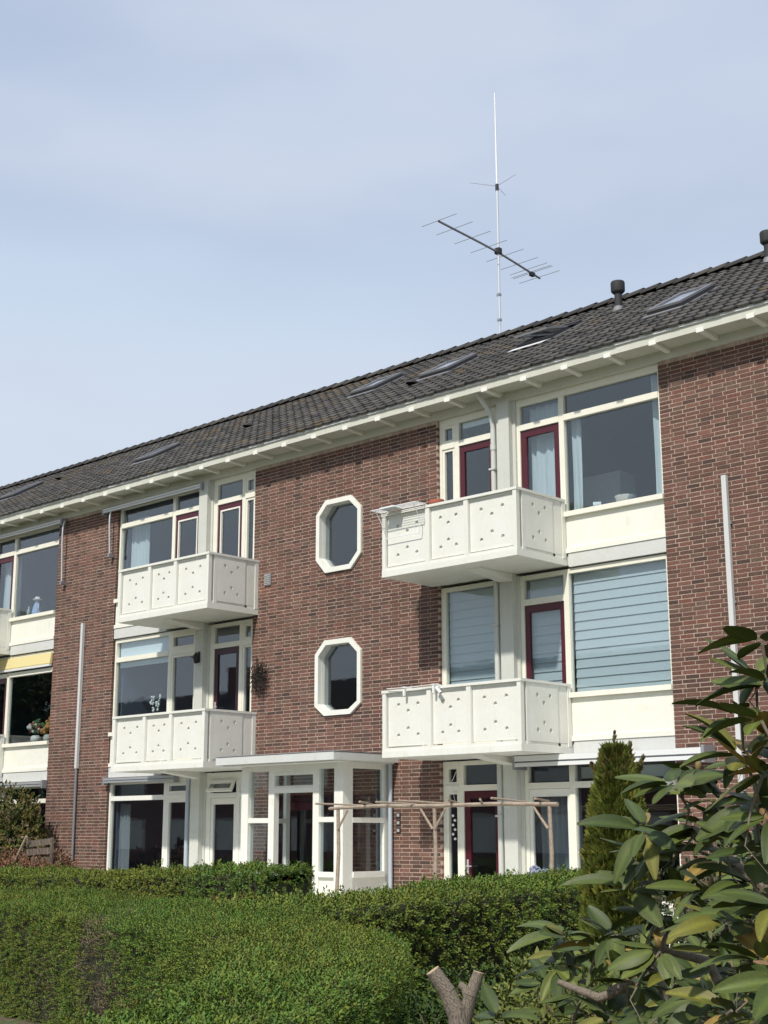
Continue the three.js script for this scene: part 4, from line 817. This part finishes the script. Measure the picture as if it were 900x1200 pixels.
bush('leafy_shrub', 'light green leafy shrub beside the forked stump', 'shrub', [4.22, 0.78, 12.52], [0.34, 0.40, 0.3], 1000, 0.62, [[0.12, 0.14, 0.03], [0.09, 0.115, 0.03], [0.15, 0.165, 0.045]], 54, { stems: 10, smat: M.bark });
bush('dark_shrub', 'dark green small leaved shrub behind the forked stump', 'shrub', [3.1, 0.55, 11.55], [0.5, 0.5, 0.45], 1500, 0.65, green, 55, { stems: 10 });
bush('shaded_shrub', 'low dark shrub at the foot of forked stump', 'shrub', [4.15, 0.5, 13.35], [0.38, 0.45, 0.35], 900, 0.55, green, 56, { stems: 8 });
bush('ground_shrub', 'loose green shrub under conifer', 'shrub', [2.9, 0.45, 9.6], [1.1, 0.55, 0.9], 3000, 0.9, green, 57, { stems: 10 });
bush('undergrowth', 'loose undergrowth behind the large leaved shrub', 'shrub', [4.3, 0.55, 11.2], [0.9, 0.6, 0.8], 2600, 0.9, [...green, [0.09, 0.10, 0.04], [0.12, 0.10, 0.06]], 58, { stems: 12 });
bush('rear_shrub', 'grey green shrub between conifer and large leaved shrub', 'shrub', [3.9, 0.85, 9.3], [1.35, 0.95, 1.0], 6500, 0.8, [[0.07, 0.09, 0.04], [0.05, 0.075, 0.03], [0.11, 0.11, 0.06]], 59, { stems: 10 });

// wooden slat seat
{
  const s = thing('slat_seat', 'weathered wooden slat seat tilted beside brick pier', 'bench', [-15.95, 0, 1.75]);
  for (let k = 0; k < 3; k++) { const m = mesh('slat', B(-0.42, 0.42, 0, 0.115, -0.015, 0.015), M.oldwood, s); m.position.set(0.02 * k, 1.12 + k * 0.165, -0.02 * k); m.rotation.z = 0.03 + 0.02 * k; }
  mesh('arm', taper(V(-0.62, 1.18, 0.08), V(-0.28, 1.62, 0.08), 0.03, 0.03, 4), M.wood, s);
  for (const x of [-0.62, -0.4, 0.42]) mesh('leg', B(x - 0.03, x + 0.03, 0, x < -0.5 ? 1.2 : 1.6, -0.055, -0.018), M.oldwood, s);
  const st = mesh('white_stick', taper(V(-4.95, 1.06, 8.7), V(-4.55, 0.985, 8.75), 0.006, 0.005), M.pipewhite, scene); st.userData = { label: 'thin white stick lying on the low hedge', category: 'stick' };
  st.position.set(-9.2, 0.03, -3.75);
}
// forked stump
{
  const s = thing('tree_stump', 'sawn forked stump beside the curved hedge', 'stump', [4.04, 0, 12.82]);
  mesh('trunk', limb([V(0.03, 0, 0), V(0.02, 0.45, 0.0), V(0.0, 0.8, 0), V(-0.015, 1.03, 0.02)], 0.06, 0.038, 10), M.bark, s);
  mesh('fork', limb([V(-0.015, 1.0, 0.02), V(-0.045, 1.08, 0.04), V(-0.085, 1.155, 0.075)], 0.037, 0.028, 10), M.bark, s);
  mesh('fork', limb([V(0.0, 0.98, 0.0), V(0.025, 1.07, -0.01), V(0.045, 1.15, -0.035)], 0.028, 0.021, 8), M.bark, s);
  mesh('fork', limb([V(0.02, 1.05, -0.005), V(-0.01, 1.09, -0.02), V(-0.03, 1.105, -0.01)], 0.018, 0.015, 7), M.bark, s);
  const cut = std(0.50, 0.36, 0.23, 0.9);
  mesh('cut_face', taper(V(-0.085, 1.155, 0.075), V(-0.0865, 1.158, 0.0765), 0.0275, 0.0275, 12), cut, s);
  mesh('cut_face', taper(V(0.045, 1.15, -0.035), V(0.0455, 1.153, -0.0357), 0.0205, 0.0205, 10), cut, s);
}

// large leaved evergreen shrub close by
{
  const t = thing('rhododendron', 'large leaved evergreen shrub with yellowing leaves and bare grey branches', 'shrub', [5.9, 0, 13.95]), O = V(5.9, 0, 13.95), q = rng(99);
  const whorls = [[6.33, 2.0, 14.63], [6.27, 1.95, 14.55], [6.24, 1.87, 14.56], [6.37, 1.85, 14.72], [6.19, 1.8, 14.48], [6.32, 1.76, 14.64], [6.21, 1.71, 14.47], [6.02, 1.75, 14.46], [6.01, 1.78, 14.35], [6.09, 1.72, 14.42], [5.91, 1.66, 14.41], [5.87, 1.61, 14.32], [5.83, 1.54, 14.35], [5.86, 1.64, 14.21], [5.87, 1.48, 14.32], [5.74, 1.43, 14.29], [5.83, 1.34, 14.35], [5.65, 1.4, 14.23], [5.53, 1.42, 14.19], [5.52, 1.35, 14.2], [5.62, 1.3, 14.25], [5.73, 1.26, 14.3], [5.93, 1.42, 14.4], [5.92, 1.53, 14.29], [5.95, 1.36, 14.39], [6.07, 1.54, 14.43], [6.2, 1.49, 14.59], [6.04, 1.6, 14.33], [6.2, 1.62, 14.47], [6.24, 1.5, 14.57], [6.3, 1.43, 14.64], [6.11, 1.35, 14.52], [6.2, 1.34, 14.59], [6.34, 1.35, 14.74], [5.92, 1.28, 14.41], [5.96, 1.67, 14.27], [6.13, 1.67, 14.4], [6.15, 1.55, 14.39], [5.47, 1.24, 14.37], [6.34, 1.92, 14.62], [6.34, 1.82, 14.62], [6.33, 1.68, 14.63], [6.33, 1.53, 14.63], [6.38, 1.41, 14.71]].map(p => ({ p: V(...p), near: true }));
  for (let k = 0; k < 210; k++) {                                    // deeper part of the crown
    const l = -0.28 + q() * 1.13, d = q() * 1.1, y = 0.7 + q() * (l > 0.25 ? 1.05 : 0.62);
    whorls.push({ p: V(5.85 + 0.724 * l - 0.69 * d, y, 14.05 - 0.69 * l - 0.724 * d), near: false });
  }
  const leafG = (L, W, droop, fold, curl) => {
    const n = 7, pos = [], cl = [], idx = [];
    for (let i = 0; i <= n; i++) {
      const u = i / n, x = L * (0.06 + 0.94 * u), w = W / 2 * Math.pow(Math.sin(Math.PI * Math.min(0.999, 0.03 + 0.94 * Math.pow(u, 0.82))), 0.75) + 0.0006, y = -droop * L * u * u;
      for (const j of [-1, -0.5, 0, 0.5, 1]) { pos.push(x, y + Math.abs(j) * w * fold - j * j * w * curl + (j ? 0.0 : -0.0012), j * w); const m = j === 0 ? 1.45 : Math.abs(j) === 1 ? 0.93 : 1; cl.push(m, m, m * (j === 0 ? 0.9 : 1)); }
    }
    for (let i = 0; i < n; i++) for (let j = 0; j < 4; j++) { const k = i * 5 + j; idx.push(k, k + 1, k + 5, k + 1, k + 6, k + 5); }
    const g = new THREE.BufferGeometry(); g.setAttribute('position', new THREE.Float32BufferAttribute(pos, 3)); g.setAttribute('color', new THREE.Float32BufferAttribute(cl, 3)); g.setIndex(idx); g.computeVertexNormals();
    g.setAttribute('uv', new THREE.Float32BufferAttribute(new Float32Array(pos.length / 3 * 2).map((_, i) => i % 2 ? pos[(i - 1) / 2 * 3 + 2] : pos[i / 2 * 3]), 2)); return g;
  };
  const LG = [leafG(0.110, 0.040, 0.16, 0.25, 0.1), leafG(0.100, 0.040, 0.30, 0.10, 0.35), leafG(0.118, 0.036, 0.22, 0.5, 0), leafG(0.094, 0.041, -0.12, 0.35, 0.1), leafG(0.104, 0.036, 0.5, 0.25, 0.25)];
  const tone = [[0.092, 0.124, 0.032], [0.115, 0.150, 0.040], [0.066, 0.096, 0.029], [0.155, 0.185, 0.045], [0.20, 0.195, 0.042], [0.36, 0.24, 0.07], [0.24, 0.14, 0.07]];
  const blotch = tex(256, (u, v) => { const s = tor(u, v, 4, 3, 4), f = tor(u, v, 16, 7, 3), y = Math.max(0, s - 0.56) * 2.2; return [205 + 40 * (f - 0.5) + 60 * y, 208 + 40 * (f - 0.5) + 25 * y, 200 + 40 * (f - 0.5) - 40 * y].map(c => Math.max(0, Math.min(255, c))); }, 7);
  const leathery = c => new THREE.MeshPhysicalMaterial({ color: col(...c), roughness: 0.5, specularIntensity: 0.55, vertexColors: true, map: blotch, side: THREE.DoubleSide });
  const mats = tone.map(leathery);
  const leaves = [], m4 = new THREE.Matrix4();
  for (const w of whorls) {
    const axis = V((q() - 0.5) * 0.9 + 0.15, 1, (q() - 0.5) * 0.9 + 0.25).normalize(), b1 = new THREE.Vector3().crossVectors(axis, V(0.3, 0.1, 1)).normalize(), b2 = new THREE.Vector3().crossVectors(axis, b1), n = w.near ? 8 + Math.floor(q() * 4) : 7 + Math.floor(q() * 3), sick = q();
    w.axis = axis;
    for (let i = 0; i < n; i++) {
      const a = i / n * 6.283 + q() * 0.7, el = -0.35 + q() * 1.0;
      const d = b1.clone().multiplyScalar(Math.cos(a)).addScaledVector(b2, Math.sin(a)).multiplyScalar(Math.cos(el)).addScaledVector(axis, Math.sin(el)).normalize();
      let up = axis.clone().addScaledVector(d, -axis.dot(d)).normalize(); const z = new THREE.Vector3().crossVectors(d, up).normalize(); up.applyAxisAngle(d, (q() - 0.5) * 0.9); z.crossVectors(d, up);
      const s = 0.66 + q() * 0.48, k = q(), ti = sick < 0.22 && k < 0.3 ? (q() < 0.6 ? 4 : 5) : k < 0.32 ? 0 : k < 0.58 ? 1 : k < 0.82 ? 2 : k < 0.93 ? 3 : k < 0.975 ? 4 : k < 0.99 ? 5 : 6;
      m4.makeBasis(d, up, z).scale(V(s, s, s)).setPosition(w.p.clone().sub(O).addScaledVector(d, 0.012));
      leaves.push({ m: m4.clone(), g: Math.floor(q() * 5), t: ti, near: w.near, d: w.p.distanceTo(V(7.62, 1.65, 17)) / s });
    }
    const e = w.p.clone().sub(O);
    if (w.near && q() < 0.22) { const bd = new THREE.SphereGeometry(0.007, 8, 6); bd.scale(1, 2, 1); bd.applyQuaternion(new THREE.Quaternion().setFromUnitVectors(UP, axis)); bd.translate(e.x + axis.x * 0.015, e.y + axis.y * 0.015, e.z + axis.z * 0.015); mesh('bud', bd, std(0.22, 0.16, 0.06, 0.6), t); }
  }
  // branches: each whorl grows from the nearest branch point below it
  const nodes = [V(0, 0.25, -0.3), V(0.2, 0.3, -0.1), V(-0.2, 0.3, 0.05), V(0.05, 0.6, 0), V(-0.35, 0.75, 0.0), V(0.3, 0.85, 0.15), V(0.0, 0.9, 0.2)].map(p => ({ p, r: 0.016 }));
  for (let k = 0; k < 3; k++) mesh('branch', limb([V((k - 1) * 0.05, 0, -0.12), nodes[k].p, nodes[3 + k].p], 0.026, 0.016, 8), M.bark, t);
  mesh('branch', limb([nodes[3].p, nodes[6].p], 0.016, 0.013, 8), M.bark, t);
  for (const w of [...whorls].sort((a, b) => a.p.y - b.p.y)) {
    const e = w.p.clone().sub(O).addScaledVector(w.axis, -0.004); let best = null, bd = 1e9;
    for (const n of nodes) { const dy = e.y - n.p.y; if (dy < 0.05) continue; const d = n.p.distanceTo(e) + (dy < 0.1 ? 0.15 : 0); if (d < bd) { bd = d; best = n; } }
    const m = best.p.clone().lerp(e, 0.55).add(V((q() - 0.5) * 0.1, -0.03, (q() - 0.5) * 0.1)), m2 = m.clone().lerp(e, 0.6).add(V((q() - 0.5) * 0.04, -0.015, (q() - 0.5) * 0.04)), r = Math.min(best.r, 0.009);
    mesh('branch', limb([best.p, m, m2, e], r, 0.0035, 6), w.near ? M.bark : M.twig, t);
    nodes.push({ p: m, r: r * 0.85 });
  }
  for (const pts of [[[5.95, 0.6, 14.0], [5.86, 1.22, 14.2], [5.80, 1.38, 14.25], [5.84, 1.44, 14.22]], [[6.0, 0.5, 14.0], [5.98, 1.2, 14.15], [5.91, 1.38, 14.18], [5.80, 1.41, 14.24]], [[6.1, 0.7, 13.9], [6.02, 1.54, 14.12], [5.94, 1.61, 14.16], [5.88, 1.66, 14.2]], [[5.9, 0.5, 14.1], [5.76, 1.33, 14.27], [5.71, 1.30, 14.31], [5.62, 1.33, 14.34]], [[6.2, 0.4, 14.0], [6.1, 1.1, 14.3], [5.95, 1.32, 14.36]]]) mesh('branch', limb(pts.map(p => V(...p).sub(O)), 0.017, 0.007, 8), M.bark, t);
  const near = new Set(leaves.filter(l => l.near).sort((a, b) => a.d - b.d).slice(0, 300)), rest = tone.map(() => []);
  for (const l of leaves) {
    if (near.has(l)) { const m = new THREE.Mesh(LG[l.g], mats[l.t]); m.name = 'leaf'; m.castShadow = m.receiveShadow = true; l.m.decompose(m.position, m.quaternion, m.scale); t.add(m); } else rest[l.t].push(LG[l.g].clone().applyMatrix4(l.m));
  }
  const all = []; rest.forEach((r, i) => r.forEach(g => { const c = g.attributes.color; for (let k = 0; k < c.count; k++) c.setXYZ(k, c.getX(k) * tone[i][0], c.getY(k) * tone[i][1], c.getZ(k) * tone[i][2]); all.push(g); }));
  mesh('leaf_mass', all, leathery([1, 1, 1]), t).userData.kind = 'stuff';
}

// ------------------------------------------------------------------ across the street: what the panes mirror
{
  const h = thing('opposite_houses', 'row of brick houses across the street behind the viewer', 'building', [-48, 0, 33]);
  mesh('wall', B(-34, 34, 0, 6.0, -4, 4), M.rear, h);
  const s = shapeOf([[-4.5, 5.9], [4.5, 5.9], [0, 9.3]]); const g = new THREE.ExtrudeGeometry(s, { depth: 68.6, bevelEnabled: false }); g.rotateY(-Math.PI / 2); g.translate(34.3, 0, 0); mesh('roof', mUV(g), M.deck, h);
  for (const x of [-24, -3, 16]) mesh('chimney', B(x - 0.5, x + 0.5, 8.2, 10.5, -0.5, 0.5), M.rear, h);
  for (let x = -32; x < 33; x += 4) for (const y of [0.9, 3.7]) mesh('window', B(x, x + 2.2, y, y + 1.5, -4.03, -4.001), M.white, h);
  const t = thing('street_tree', 'leafy tree in the street behind the viewer', 'tree', [-60, 0, 25]), q = rng(77), it = [];
  mesh('trunk', limb([V(0, 0, 0), V(0.1, 2.5, 0), V(0, 5, 0.1), V(0.1, 8, 0)], 0.25, 0.08, 8), M.bark, t);
  for (let k = 0; k < 3500; k++) { const d = V(q() - 0.5, q() - 0.5, q() - 0.5).normalize(), r = Math.pow(q(), 0.45); it.push({ p: V(d.x * r * 4.2, 7.6 + d.y * r * 4.6, d.z * r * 3), n: d, a: q() * 6.28, s: 5, c: [0.04, 0.06, 0.02] }); }
  scatter('crown', bushLeaf, leafMat, it, t);
}
renderer.render(scene, camera);
